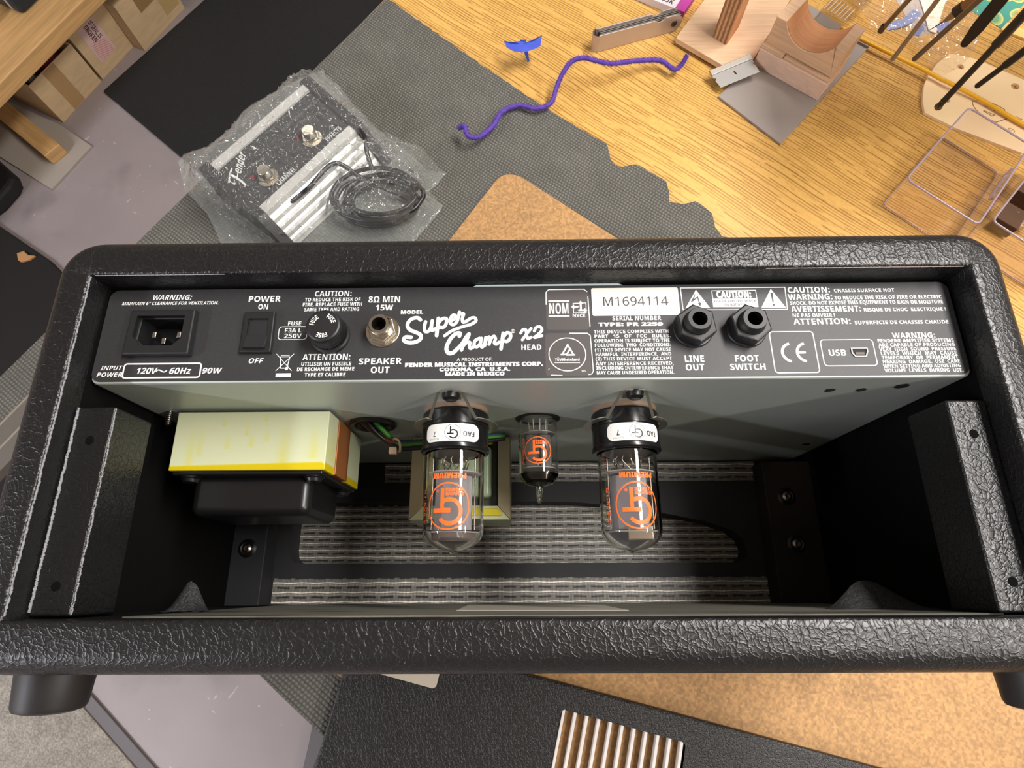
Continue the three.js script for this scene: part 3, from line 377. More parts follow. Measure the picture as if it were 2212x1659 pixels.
// ---------------------------------------------------------------- transformers
{
  const paint = (k) => mat(0xffffff, 0.4, { map: canvasTex(512, 256, (g) => { // cream lacquer with yellow runs and a yellow lower edge
    g.fillStyle = '#c2c7a4'; g.fillRect(0, 0, 512, 256);
    for (const [x, y, w, h] of k) { g.save(); g.translate(x, y); g.scale(w / 2, h); const q = g.createRadialGradient(0, 0, 0, 0, 0, 1); q.addColorStop(0, 'rgba(198,190,60,0.42)'); q.addColorStop(0.5, 'rgba(198,190,60,0.2)'); q.addColorStop(1, 'rgba(198,190,60,0)'); g.fillStyle = q; g.beginPath(); g.arc(0, 0, 1, Math.PI, 0); g.fill(); g.restore(); g.save(); g.translate(x, y); g.scale(w / 2, w / 3); g.fillStyle = q; g.beginPath(); g.arc(0, 0, 1, 0, Math.PI); g.fill(); g.restore(); }
    g.filter = 'blur(2px)'; g.fillStyle = '#c4b008'; g.beginPath(); g.moveTo(-10, 238); g.lineTo(500, 224); g.lineTo(512, 236); g.lineTo(520, 270); g.lineTo(-10, 270); g.fill(); g.filter = 'none';
  }) });
  const runs = [[90, 190, 30, 150], [160, 60, 22, 40], [180, 160, 26, 70], [240, 105, 18, 90], [260, 150, 30, 60], [310, 130, 22, 60], [300, 40, 20, 40], [370, 230, 60, 190], [60, 240, 40, 200], [470, 200, 50, 150]];
  const faceUV = (g, x0, x1, z0, z1) => { const p = g.attributes.position, n = g.attributes.normal; for (let i = 0; i < p.count; i++) g.attributes.uv.setXY(i, Math.abs(n.getX(i)) > 0.7 ? 0.9 : (p.getX(i) - x0) / (x1 - x0), 1 - (p.getZ(i) - z0) / (z1 - z0)); return g; };
  const p1 = paint(runs), p2 = paint([]);
  const t = part('power_transformer', faceUV(box(-182.3, -102.6, -72, -55.5, 50.6, 81.4, 0.5), -182, -102.6, 50.6, 81.4), p1, amp, 'power transformer with cream and yellow lacquer');
  part('copper_band', box(-182.6, -102.0, -94, -72, 50.8, 81.0, 0.4), copper, t, 'copper coloured band');
  part('rear_frame', faceUV(box(-182.3, -102.6, -120, -94, 50.6, 81.4, 0.5), -182, -102.6, 50.6, 81.4), p2, t);
  part('end_bell', [triUV(new RoundedBoxGeometry(62, 50, 22, 5, 5).translate(-143, -90, 92)), box(-181, -104, -119, -57, 81.2, 83.4, 0.8)], mat(0x131314, 0.33), t, 'glossy black end cover');
  for (const [x, y] of [[-174, -63], [-110, -63], [-110, -113], [-174, -113]]) part('bolt', turned([[5.2, 83.2], [5.4, 84], [4.4, 84.6], [3.8, 86.2], [1.5, 86.8], [0.1, 86.9]], 'z', [x, y, 0], 20), blackSatin, t);
  // smaller output transformer in a mitred bracket
  const face = (p, y0, y1) => { const s = new THREE.Shape(p.map((v) => new THREE.Vector2(...v))); return triUV(new THREE.ExtrudeGeometry(s, { depth: y1 - y0, bevelEnabled: true, bevelSize: 0.4, bevelThickness: 0.4, bevelSegments: 1 }).rotateX(Math.PI / 2).translate(0, y1, 0)); };   // outline in x, z
  const o = part('output_transformer', box(-61, -17, -150, -120, 50, 92.5, 1), mat(0x4a5042, 0.45), amp, 'output transformer with a pale green wound coil in a mitred bracket');
  const olive = mat(0x8d8467, 0.38, { metalness: 0.5 });
  part('bracket_arm', face([[-68.5, 52], [-61.5, 52], [-61.5, 93], [-68.5, 100.3]], -150, -110.5), olive, o); part('bracket_arm', face([[-16.4, 52], [-9.6, 52], [-9.6, 100.3], [-16.4, 93]], -150, -110.5), olive, o);
  part('bracket_foot', face([[-68, 100.6], [-61, 93.3], [-16.9, 93.3], [-10.1, 100.6]], -150, -111), mat(0xa9ad8a, 0.4), o); part('yellow_lacquer', face([[-50, 95.4], [-17, 94.6], [-14.5, 97], [-15, 98.4], [-52, 98.6]], -112, -110.3), mat(0xb5a70c, 0.4), o, 'yellow lacquer run');
  part('coil_cover', box(-56, -20.5, -122, -109.5, 57, 88, 3), mat(0x97a888, 0.28), o, 'pale green coil cover'); part('coil_tape', box(-50, -20, -116, -110, 50.5, 55.5, 0.8), mat(0xc5bb2a, 0.5), o);
}
// ---------------------------------------------------------------- tube sockets with spring retainers
const TUBES = [[-37, -60.5], [51.6, -61.5]];
for (const [x, y] of TUBES) {
  const s = part('tube_socket', turned([[10, 51.6], [16, 51.6], [16.6, 51], [16.6, 49]], 'z', [x, y, 0], 40), mat(0x8c7663, 0.5), amp, 'tan tube socket');
  const arc = (a0, a1, r0, r1, z) => { const p = [], q = []; for (let i = 0; i <= 30; i++) { const t = lerp(a0, a1, i / 30); p.push([x + r1 * Math.sin(t), y + r1 * Math.cos(t)]); q.unshift([x + r0 * Math.sin(t), y + r0 * Math.cos(t)]); } const sh = new THREE.Shape([...p, ...q].map((v) => new THREE.Vector2(...v))); return triUV(new THREE.ExtrudeGeometry(sh, { depth: 0.5, bevelEnabled: false }).translate(0, 0, z)); };
  const rib = (a, b, w) => { const A = V(a), B = V(b), d = B.clone().sub(A); const g = new THREE.BoxGeometry(w, 0.5, d.length()); g.applyQuaternion(new THREE.Quaternion().setFromUnitVectors(new THREE.Vector3(0, 0, 1), d.normalize())); const m = A.add(B).multiplyScalar(0.5); return g.translate(m.x, m.y, m.z); };
  const f = y + 17.6;
  part('retainer', [arc(0.62, 2 * Math.PI - 0.62, 17.9, 22, 58), rib([x - 4.4, -27, 47.2], [x - 11.6, f - 1.5, 58.2], 1.4), rib([x + 4.4, -27, 47.2], [x + 11.6, f - 1.5, 58.2], 1.4), box(x - 5, x + 5, -27.6, -26.6, 44.6, 48.2, 0.2), box(x - 4.6, x + 4.6, -40, -27, 49.2, 49.8, 0.2)], mat(0xb8b4a8, 0.3, { metalness: 0.9 }), s, 'bent spring steel retainer');
  part('screw', turned([[0.1, 53.4], [2.4, 53.2], [3.9, 52], [4.2, 50.4], [4.2, 49.2]], 'z', [x + 0.4, -31, 0], 24), blackSatin, s);
}
part('tube_socket', turned([[12.6, 49.15], [12.4, 49.5], [9.6, 49.5], [9.6, 46]], 'z', [6.6, -79, 0], 40), mat(0x17140f, 0.6), amp, 'small dark tube socket ring');
// ---------------------------------------------------------------- vacuum tubes
const orange = '#ff6a1c', bulbGlass = mat(0xffffff, 0.0, { transmission: 1, thickness: 1.2, ior: 1.47 });
const wrap = (x, y, r, f0, f1, z0, z1) => { const g = new THREE.PlaneGeometry(1, 1, 40, 1), p = g.attributes.position, n = g.attributes.normal; for (let i = 0; i < p.count; i++) { const t = lerp(f0, f1, p.getX(i) + 0.5); const z = lerp(z0, z1, p.getY(i) + 0.5); n.setXYZ(i, -Math.sin(t), Math.cos(t), 0); p.setXYZ(i, x - r * Math.sin(t), y + r * Math.cos(t), z); } return g; };
const GT = (g, cx, cy, R, c, w) => { g.strokeStyle = g.fillStyle = c; g.lineWidth = w; g.beginPath(); g.arc(cx, cy, R, 0, 7); g.stroke();
  g.lineWidth = R * 0.18; g.lineCap = 'butt'; g.beginPath(); g.arc(cx - R * 0.08, cy - R * 0.24, R * 0.52, Math.PI * 0.33, Math.PI * 1.8); g.stroke();   // round letter, then the letter crossing it
  g.fillRect(cx - R * 0.13, cy - R * 0.29, R * 0.84, R * 0.19); g.fillRect(cx + R * 0.18, cy - R * 0.2, R * 0.17, R * 0.98); };
const BIGPRINT = (model) => canvasTex(1024, 832, (g, w, h) => { g.clearRect(0, 0, w, h); g.fillStyle = orange; fit(g, 'PREMIUM', 265, 755, 815, 66, 'x'); GT(g, 520, 385, 300, orange, 20); g.fillStyle = orange; fit(g, 'GROOVE', 300, 555, 562, 40, 'x'); fit(g, 'TUBES', 322, 555, 614, 40, 'x'); g.lineWidth = 5; g.strokeStyle = orange; g.beginPath(); g.arc(672, 582, 18, 0, 7); g.stroke(); fit(g, 'R', 663, 681, 592, 20, 'b');
  g.save(); g.translate(985, 640); g.rotate(-Math.PI / 2); fit(g, model, 0, 480, 0, 62, 'b'); g.restore(); });
const baseLabel = canvasTex(1024, 330, (g) => { g.clearRect(0, 0, 1024, 330); g.fillStyle = '#eceae4'; g.beginPath(); g.roundRect(4, 4, 1016, 322, 120); g.fill(); GT(g, 490, 165, 140, '#1d1d1d', 6); g.fillStyle = '#1b1b1b'; fit(g, 'FAO', 90, 320, 190, 92, 'b'); fit(g, '7', 795, 850, 190, 92, 'b'); g.fillStyle = '#7a776c'; fit(g, 'Performance', 60, 350, 70, 38, 'r'); fit(g, 'Matched', 730, 920, 70, 38, 'r'); });
const mica = mat(0xcfcac2, 0.5, { transmission: 0.35, thickness: 0, side: THREE.DoubleSide }), plateGrey = mat(0xa9a6aa, 0.45, { metalness: 0.2 });
function powerTube(i, label, turn, shift) {
  const [x, y] = TUBES[i], t = thing('power_tube', label, 'vacuum tube', [x, y, 51.7], 'large glass tubes hanging from the chassis');
  part('base', turned([[0.1, 51.7], [16.6, 51.9], [17.3, 53], [17.4, 60], [17.1, 60.4], [17.1, 69.8], [17.6, 70.4], [17.7, 72.2], [17, 73], [15.4, 73.2]], 'z', [x, y, 0], 56), mat(0x121213, 0.22), t, 'glossy black tube base');
  part('base_label', wrap(x, y, 17.35, -0.86 + shift, 0.86 + shift, 60.8, 70), mat(0xffffff, 0.35, { map: baseLabel, transparent: true, alphaTest: 0.5 }), t, 'white wraparound label with rounded ends');
  const dome = [[14.8, 72.5], [15, 76], [15, 112]]; for (let k = 1; k <= 12; k++) { const a = k / 12 * Math.PI / 2; dome.push([15 * Math.cos(a), 112 + 9.6 * Math.sin(a)]); } dome.push([2.4, 121.8], [1, 122.6], [0.1, 122.8]);
  dome.sort((a, b) => a[1] - b[1]); part('bulb', join([turned(dome, 'z', [x, y, 0], 64), inside(turned(dome.map(([r, h]) => [Math.max(0.05, r - 1.1), h < 100 ? h : h - 1.2]), 'z', [x, y, 0], 64))]), bulbGlass, t, 'clear glass bulb');
  part('print', wrap(x, y, 15.06, -1.15 + shift, 1.25 + shift, 84.7, 115.2), mat(0xffffff, 0.5, { map: BIGPRINT('GT-6V6-C'), transparent: true, alphaTest: 0.5, side: THREE.DoubleSide }), t, 'orange printed lettering and emblem');
  const rot = (g) => g.translate(-x, -y, 0).rotateZ(turn).translate(x, y, 0);
  const sh = new THREE.Shape([[-9, -3], [-5, -6.6], [5, -6.6], [9, -3], [9, 3], [5, 6.6], [-5, 6.6], [-9, 3]].map((v) => new THREE.Vector2(...v)));
  part('anode', [rot(triUV(new THREE.ExtrudeGeometry(sh, { depth: 27, bevelEnabled: false }).translate(x, y, 85)))], plateGrey, t, 'grey metal plate inside the glass');
  for (const [r, z] of [[13.2, 83.4], [12.6, 112.6]]) part('spacer', turned([[0.1, z], [r, z], [r, z + 0.6], [0.1, z + 0.6]], 'z', [x, y, 0], 36), mica, t, 'pale mica disc');
  const w = []; for (let k = 0; k < 10; k++) { const a = k * 0.63 + turn, r0 = 5, r1 = 3 + 6 * hash(k, i, 4); w.push(tube([[x + r0 * Math.cos(a), y + r0 * Math.sin(a), 73], [x + (r0 + 2) * Math.cos(a + 0.5), y + (r0 + 2) * Math.sin(a + 0.5), 77], [x + r1 * Math.cos(a - 0.3), y + r1 * Math.sin(a - 0.3), 83]], 0.35, 10, 5)); }
  for (const k of [-1, 1]) w.push(rod([x + k * 10.6, y + 3, 76], [x + k * 10.6, y + 3, 112], 0.4, 6));
  part('lead_wires', w, nickel, t);
  part('stem', turned([[12.4, 73], [11, 74], [6, 75.5], [3, 77.5], [0.1, 78]], 'z', [x, y, 0], 28), mat(0x4a4642, 0.3, { metalness: 0.4 }), t);
  if (i === 0) part('getter_cup', turned([[11, 113.2], [11, 115.4], [10, 116.4], [0.1, 116.6]], 'z', [x, y, 0], 32), mat(0xd8c8c0, 0.15, { metalness: 0.1, transmission: 0.82, thickness: 0 }), t, 'pale shiny cup inside the end of the glass');
  else part('getter_plate', box(x - 3, x + 9.5, y + 3.6, y + 6.6, 109.6, 116.8, 1), mat(0xd9cdbb, 0.2, { metalness: 0.85 }), t, 'bright bent getter plate');
}
powerTube(0, 'large orange-printed glass tube in front of the green-coil transformer', 0, 0.02);
powerTube(1, 'large orange-printed glass tube with a bright metal plate near its tip', 0.35, -0.14);
{
  const [x, y] = [6.6, -79], t = thing('preamp_tube', 'small glass tube with orange print and a pointed tip between the two large tubes', 'vacuum tube', [x, y, 48]);
  const p = [[9.4, 49.6], [10.4, 51], [10.8, 56], [10.8, 80]]; for (let k = 1; k <= 9; k++) { const a = k / 9 * 1.3; p.push([10.8 - 8.6 * (1 - Math.cos(a)) / (1 - Math.cos(1.3)), 80 + 7 * Math.sin(a) / Math.sin(1.3)]); } p.push([1.9, 89], [1.9, 92], [1.2, 93.4], [1.3, 94.6], [0.8, 95.8], [0.1, 96]);
  part('bulb', join([turned(p, 'z', [x, y, 0], 56), inside(turned(p.map(([r, h]) => [Math.max(0.05, r - 0.9), h < 78 ? h : h - 1]), 'z', [x, y, 0], 56))]), bulbGlass, t, 'clear glass bulb');
  part('anode', [box(x - 7, x - 0.6, y - 4, y + 4, 59, 77, 0.8), box(x + 0.6, x + 7, y - 4, y + 4, 59, 77, 0.8)], mat(0x6f6c68, 0.4, { metalness: 0.3 }), t);
  for (const z of [58, 77.5]) part('spacer', turned([[0.1, z], [9.4, z], [9.4, z + 0.5], [0.1, z + 0.5]], 'z', [x, y, 0], 32), mica, t);
  part('getter_coating', turned([[10.2, 80.5], [9.6, 83], [7.6, 85.5], [4.4, 86.4], [2.4, 87]], 'z', [x, y, 0], 40), mat(0x3a3632, 0.12, { metalness: 1 }), t, 'dark mirror coating inside the tip');
  const w = []; for (let k = 0; k < 9; k++) { const a = k * 0.7; w.push(rod([x + 5.6 * Math.cos(a), y + 5.6 * Math.sin(a), 50.5], [x + 5 * Math.cos(a), y + 5 * Math.sin(a), 58], 0.4, 6)); } part('lead_wires', w, nickel, t);
  const pr = canvasTex(640, 512, (g, W_, H_) => { g.clearRect(0, 0, W_, H_); GT(g, 330, 250, 215, orange, 15); g.fillStyle = orange; fit(g, 'GROOVE', 176, 355, 376, 29, 'x'); fit(g, 'TUBES', 192, 355, 414, 29, 'x'); g.save(); g.translate(610, 470); g.rotate(-Math.PI / 2); fit(g, 'GT-12AX7-C', 0, 430, 0, 46, 'b'); g.restore(); });
  part('print', wrap(x, y, 10.86, -0.98, 1.05, 60.5, 77.5), mat(0xffffff, 0.5, { map: pr, transparent: true, alphaTest: 0.5, side: THREE.DoubleSide }), t, 'orange printed lettering and emblem');
}
// ================================================================ the workbench and what lies on it
const E1 = [0.797, 0.605], NB = [0.561, -0.828], CORNER = [-459, -6.5], go = (p, a, s, b = [0, 0], t = 0) => [p[0] + a[0] * s + b[0] * t, p[1] + a[1] * s + b[1] * t];
const GRAIN = 0.70;
const EYE = [-3.8, 241.5, 138.3], lift = ([x, z], y0, y1) => { const k = (EYE[1] - y1) / (EYE[1] - y0); return [EYE[0] + (x - EYE[0]) * k, y1, EYE[2] + (z - EYE[2]) * k]; };
{
  const t = thing('workbench', 'long oak workbench that the amplifier lies on', 'workbench', [300, FLOOR, 200]);
  const P = (i, o = 0) => [go(CORNER, E1, o, NB, o), go(CORNER, E1, 1500 - o, NB, o), go(CORNER, E1, 1500 - o, NB, 1010 - o), go(CORNER, E1, o, NB, 1010 - o)];
  part('bench_top', plate(P(0, 3), BENCH - 36, BENCH, 2, [], GRAIN), oakMat, t, 'yellow oak bench top with dark grain');
  part('apron', plate(P(0, 60), BENCH - 130, BENCH - 36, 0, [P(0, 85)]), mapleMat, t);
  for (const [s, k] of [[70, 70], [1370, 70], [1370, 880], [70, 880]]) part('leg', turnedBox(go(CORNER, E1, s, NB, k), Math.atan2(E1[1], E1[0]), 0, 70, -70, 0, FLOOR, BENCH - 36, 3), mapleMat, t);
  // grey gripping mat with a torn edge, along the left side of the bench
  const right = [[-141.7, -460], [-48.6, -374.2], [30, -304.5], [82.3, -264.5], [84, -256], [84.9, -248.3], [89, -241], [96, -237.5], [102, -239], [108, -240.5], [113, -238], [135.9, -220.1], [137.5, -208], [136.5, -197.6], [148.6, -195.4], [160.4, -198.3], [168, -192], [174.2, -185.1], [175.5, -170.3], [180.6, -160.5], [205.6, -155.4], [320, -58], [560, 146], [720, 560]];
  const rag = []; for (let i = 0; i < right.length - 1; i++) { const [a, b] = [right[i], right[i + 1]], d = Math.hypot(b[0] - a[0], b[1] - a[1]), n = Math.max(1, Math.round(d / 5)); for (let k = 0; k < n; k++) { const q = k ? 1.6 * (hash(i, k, 31) - 0.5) : 0; rag.push([lerp(a[0], b[0], k / n) + q * 0.6, lerp(a[1], b[1], k / n) - q * 0.7]); } }
  const left = []; for (let i = 0; i <= 60; i++) { const s = i / 60 * 1190; left.push([CORNER[0] + E1[0] * s, CORNER[1] + E1[1] * s + 1.2 * (hash(i, 5, 6) - 0.5)]); }
  single('rubber_mat', plate([...rag, ...left.reverse()], BENCH, MAT, 0.6, [], Math.atan2(E1[1], E1[0])), rubberMat, 'grey ribbed rubber mat with a torn edge along the left of the bench', 'mat', [0, BENCH, 0]);
  const hb = [[-66, -156], [-25, -218.6], [-21.5, -223.4], [-16.5, -226.6], [-11, -227.6], [-5, -226.6], [1, -223.6], [88, -155], [640, 287], [480, 573], [-253, 123]];
  single('hardboard_sheet', plate(hb, MAT, -220.2, 0.4), hardboardMat, 'tan hardboard sheet with a rounded corner under the amplifier', 'board', [0, MAT, 0]);
}
{ // the amplifier's removed rear cover
  const O = [-121, 164.6], U = [0.971, 0.24], Vv = [-0.235, 0.972], at = (u, v) => [O[0] + U[0] * u + Vv[0] * v, O[1] + U[1] * u + Vv[1] * v], Y0 = -220, Y1 = -211.6;
  const t = thing('rear_cover', 'black leather-grained rear cover panel with white slats lying below the amplifier', 'panel', [0, -220, 210]);
  const loc = (pts) => pts.map(([u, v]) => at(u, v));
  part('cover_panel', plate(loc(rrect(0, 406, 0, 100, 4)), Y0, Y1, 1.6, [loc(rrect(151, 238.5, 14, 84, 4)), loc(ring(5.5, 80, 2, 12))]), tolexFine, t);
  for (let i = 0; i < 11; i++) { const u = 153.2 + i * 8.05; part('slat', turnedBox(O, Math.atan2(U[1], U[0]), u, u + 2.1, 12.6, 85, Y0 + 0.6, Y1 - 0.8, 0.4), mat(0xd8d4cf, 0.45), t); }
  const st = canvasTex(512, 180, (g) => { g.fillStyle = '#b3aa98'; g.fillRect(0, 0, 512, 180); g.fillStyle = '#57524b'; fit(g, 'anya', 390, 490, 60, 34, 'r'); });
  const g = plate(rrect(10, 66, 4, 24.4, [3, 3, 3, 3]), Y1, Y1 + 0.3), p = g.attributes.position; for (let i = 0; i < p.count; i++) g.attributes.uv.setXY(i, (p.getX(i) - 10) / 56, 1 - (p.getZ(i) - 4) / 20.4);
  part('sticker', g.rotateY(-Math.atan2(U[1], U[0])).translate(O[0], 0, O[1]), mat(0xffffff, 0.5, { map: st }), t, 'pale paper sticker');
}
// ---------------------------------------------------------------- footswitch in its clear bag
{
  const A = [-266, -206], ang = Math.atan2(-0.773, 0.634), fx = (u, v) => [A[0] + 0.634 * u + 0.773 * v, A[1] - 0.773 * u + 0.634 * v];
  const t = thing('footswitch', 'two-button aluminium footswitch with black end caps inside the clear bag', 'footswitch', [-215, MAT, -235]);
  const sec = (pts, u0, u1, b = 0.4) => { const s = new THREE.Shape(pts.map(([v, y]) => new THREE.Vector2(v, y))); return triUV(new THREE.ExtrudeGeometry(s, { depth: u1 - u0 - 2 * b, bevelEnabled: true, bevelSize: b, bevelThickness: b, bevelOffset: -b, bevelSegments: 1 }).rotateY(Math.PI / 2).scale(1, 1, -1)); };
  // section along v (towards the front) and height, swept along u
  const place = (g) => { const p = g.attributes.position; const q = new Float32Array(p.count * 3); for (let i = 0; i < p.count; i++) { const u = p.getX(i), v = p.getZ(i), f = fx(u, v); q[i * 3] = f[0]; q[i * 3 + 1] = p.getY(i); q[i * 3 + 2] = f[1]; } const h = new THREE.BufferGeometry(); h.setAttribute('position', new THREE.BufferAttribute(q, 3)); h.setAttribute('uv', g.attributes.uv); h.computeVertexNormals(); return h; };
  const sweep = (pts, u0, u1) => { const n = pts.length, pos = [], uv = []; const tri = (a, b, c) => { for (const [u, v, y] of [a, b, c]) { const f = fx(u, v); pos.push(f[0], y, f[1]); uv.push(u, v); } };
    for (let i = 0; i < n; i++) { const [v0, y0] = pts[i], [v1, y1] = pts[(i + 1) % n]; tri([u0, v0, y0], [u1, v0, y0], [u1, v1, y1]); tri([u0, v0, y0], [u1, v1, y1], [u0, v1, y1]); }
    const T = THREE.ShapeUtils.triangulateShape(pts.map(([v, y]) => new THREE.Vector2(v, y)), []); for (const f of T) { tri(...f.map((k) => [u0, ...pts[k]])); tri(...[f[0], f[2], f[1]].map((k) => [u1, ...pts[k]])); }
    const g = new THREE.BufferGeometry(); g.setAttribute('position', new THREE.Float32BufferAttribute(pos, 3)); g.setAttribute('uv', new THREE.Float32BufferAttribute(uv, 2)); g.computeVertexNormals(); return g; };
  const yT = (v) => -181 - v * 0.27, alu = mat(0xd9dad8, 0.32, { metalness: 0.55 }), front = [];
  for (let i = 0; i <= 12; i++) { const v = 58.5 + i * 1.7, y = yT(58.5) - 2 - i * 2.1; front.push([v, y + (i % 3 ? 0.7 : 0)]); }
  part('housing', sweep([[-8, MAT + 1], [-8, yT(-4) - 2], [-4, yT(-4) + 1.4], [3, yT(3) + 1.4], [3.4, yT(3.4) - 0.4], [48.6, yT(48.6) - 0.4], [49, yT(49) + 1.4], [56.5, yT(56.5) + 1.4], ...front, [81, MAT + 1]].reverse(), 0, 113), alu, t, 'bright ribbed aluminium body');
  const pl = canvasTex(1024, 384, (g) => { g.fillStyle = '#2c2d2f'; g.fillRect(0, 0, 1024, 384); g.fillStyle = '#c9cac8'; fit(g, 'EFFECTS', 790, 960, 366, 34, 'b'); fit(g, 'CHANNEL', 240, 440, 366, 34, 'b'); g.fillStyle = '#7f807f'; fit(g, 'ALL EFFECTS OFF / HOLD TO TUNE', 600, 940, 90, 18, 'r');
    g.strokeStyle = '#cfd0ce'; g.lineCap = 'round'; g.save(); g.translate(30, 165); g.rotate(-0.5); g.scale(1.4, 0.9); g.translate(-12, -95); g.lineWidth = 13; g.beginPath(); g.moveTo(12, 70); g.bezierCurveTo(-10, 20, 40, 8, 90, 18); g.stroke(); g.beginPath(); g.moveTo(55, 20); g.bezierCurveTo(50, 60, 40, 110, 22, 150); g.stroke(); g.lineWidth = 9; g.beginPath(); g.moveTo(40, 78); g.lineTo(80, 70); g.stroke(); g.fillStyle = '#cfd0ce'; fit(g, 'ender', 72, 196, 96, 66, 'bi'); g.restore(); });
  const g = sweep([[3.5, yT(3.5) - 2], [3.5, yT(3.5) + 0.1], [48.5, yT(48.5) + 0.1], [48.5, yT(48.5) - 2]].reverse(), 0.5, 112.5), uv = g.attributes.uv; for (let i = 0; i < uv.count; i++) uv.setXY(i, uv.getX(i) / 113, 1 - (uv.getY(i) - 3.5) / 45);
  part('switch_plate', g, mat(0xffffff, 0.4, { map: pl }), t, 'black lettered switch plate');
  const cap = [[-10, MAT + 0.6], [-10, yT(-4)], [-4, yT(-4) + 3.4], [57, yT(57) + 3.4], [61, yT(59)], [85, MAT + 0.6]].reverse();
  part('end_cap', sweep(cap, -9, 0), blackPlastic, t); part('end_cap', sweep(cap, 113, 122), blackPlastic, t);
  for (const [u, v] of [[25.5, 35], [79.5, 35]]) {
    const [x, z] = fx(u, v), y = yT(v);
    const b = part('foot_button', turned([[0.1, y + 11], [5.2, y + 11], [5.7, y + 10.4], [5.6, y + 5], [5.8, y + 4.6], [6, y + 1]], 'y', [x, 0, z], 28), nickel, t, 'chrome push button');
    part('nut', [plate(ring(x, z, 8.4, 6, 0.3), y + 0.2, y + 3.4, 0.4), plate(ring(x, z, 9.6, 30), y - 0.6, y + 0.6, 0.2)], nickel, b);
    const [lx, lz] = fx(u - 9, v - 8); part('indicator', turned([[0.1, yT(v - 8) + 2.6], [1.6, yT(v - 8) + 2.2], [2.2, yT(v - 8)]], 'y', [lx, 0, lz], 16), mat(0x7a2630, 0.25), t, 'dark red indicator lamp');
  }
  const coil = []; for (let i = 0; i <= 150; i++) { const a = i / 150 * 2 * Math.PI * 5, r = 26 + 5 * Math.sin(i * 0.11) + 2 * (i % 2 ? 1 : 0) * 0.2, q = Math.floor(i / 30); coil.push([-128 + (r + q * 1.6) * Math.cos(a) * 1.15, MAT + 4 + q * 4.2 + 1.2 * Math.sin(a * 1.3), -196 + (r * 0.82 + q) * Math.sin(a)]); }
  const [sx, sz] = fx(40, 68), [mx, mz] = fx(75, 68);
  part('cable', tube([[...fx(24, 60)].flatMap((c, i) => i ? [yT(56) - 6, c] : [c]), [sx, yT(56) + 2, sz], [mx, yT(60) + 3, mz], [mx + 22, -205, mz + 8], ...coil], 2.1, 900, 7), mat(0x17171a, 0.35), t, 'coiled black cable');
  part('cable', tube([[-150, -196, -262], [-141, -190, -246], [-138, -194, -230], [-134, -200, -218]], 2.1, 40, 7), mat(0x17171a, 0.35), t);
  part('plug', [rod([-178, -219, -312], [-163, -219, -288], 4, 14), rod([-163, -219, -288], [-150, -219, -268], 2.6, 12)], nickel, t, 'metal plug');
  // crumpled clear bag draped over it, closed underneath
  const out = [[-328.7, -249.9], [-323.4, -257.9], [-289.3, -271.6], [-275.1, -307.3], [-268.4, -315.3], [-221.6, -350.4], [-214.8, -352], [-199.7, -361.4], [-195.6, -348.1], [-184.3, -342.5], [-164.2, -313.4], [-135.3, -280.1], [-101.5, -249.6], [-89.4, -235.5], [-70, -232.1], [-80.4, -217.7], [-89.5, -208.5], [-72.3, -196.6], [-75.1, -189.6], [-96, -160], [-105, -150], [-268.1, -150], [-290.4, -189.6], [-316.2, -216.5]];
  const C = [-198, -236], NA = 420, NR = 110, rad = (th) => { let best = 40; const dx = Math.cos(th), dz = Math.sin(th); for (let i = 0; i < out.length; i++) { const a = out[i], b = out[(i + 1) % out.length], ex = b[0] - a[0], ez = b[1] - a[1], den = dx * ez - dz * ex; if (Math.abs(den) < 1e-9) continue; const s = ((a[0] - C[0]) * ez - (a[1] - C[1]) * ex) / den, q = ((a[0] - C[0]) * dz - (a[1] - C[1]) * dx) / den; if (s > 0 && q >= 0 && q <= 1) best = Math.max(best, s); } return best; };
  const over = (x, z) => { // height of what lies inside
    const dx = x - A[0], dz = z - A[1], u = dx * 0.634 - dz * 0.773, v = dx * 0.773 + dz * 0.634, c = clamp(v, -9, 57), du = Math.max(-9 - u, u - 122, 0), dv = Math.max(-9 - v, v - 57, 0);
    let h = (yT(c) + 5.4 - MAT) - 1.05 * dv - 1.3 * du, k = 34 - 0.55 * Math.max(0, Math.hypot((x + 128) / 1.1, z + 196) - 40);
    for (const [bu, bv] of [[25.5, 35], [79.5, 35]]) h = Math.max(h, yT(bv) + 13 - MAT - 1.9 * Math.max(0, Math.hypot(u - bu, v - bv) - 7));
    const pq = clamp(((x + 178) * 28 + (z + 312) * 44) / 2720), pl = 10 - 0.9 * Math.max(0, Math.hypot(x + 178 - 28 * pq, z + 312 - 44 * pq) - 4);
    return Math.max(h, k, pl, 3); };
  const ridge = (x, z, f, s) => 1 - Math.abs(2 * noise(x * f + 900, z * f + 900, 4096, 4096, s) - 1);
  const pos = [], idx = [], H = (x, z, k) => { const e = smooth(clamp((1 - k) / 0.14)); return MAT + 1.2 + (over(x, z)) * e + (1 - e) * 3 * (1 - k) + e * (1 + 1.3 * Math.exp(-Math.pow(Math.hypot(x + 135, z + 200) / 42, 2))) * (2.8 * Math.pow(ridge(x, z, 0.045, 1), 3) + 3.2 * Math.pow(ridge(x + z, z - x, 0.08, 2), 4) + 1.5 * Math.pow(ridge(x, z, 0.2, 3), 3)) + 0.9 * Math.pow(ridge(x, z, 0.2, 5), 3); };
  for (let i = 0; i <= NR; i++) for (let j = 0; j < NA; j++) { const th = j / NA * 2 * Math.PI, k = i / NR, r = rad(th) * k, x = C[0] + r * Math.cos(th), z = C[1] + r * Math.sin(th); pos.push(x, H(x, z, k), z); }
  for (let i = 0; i < NR; i++) for (let j = 0; j < NA; j++) { const a = i * NA + j, b = i * NA + (j + 1) % NA, c = a + NA, d = b + NA; idx.push(a, b, c, b, d, c); }
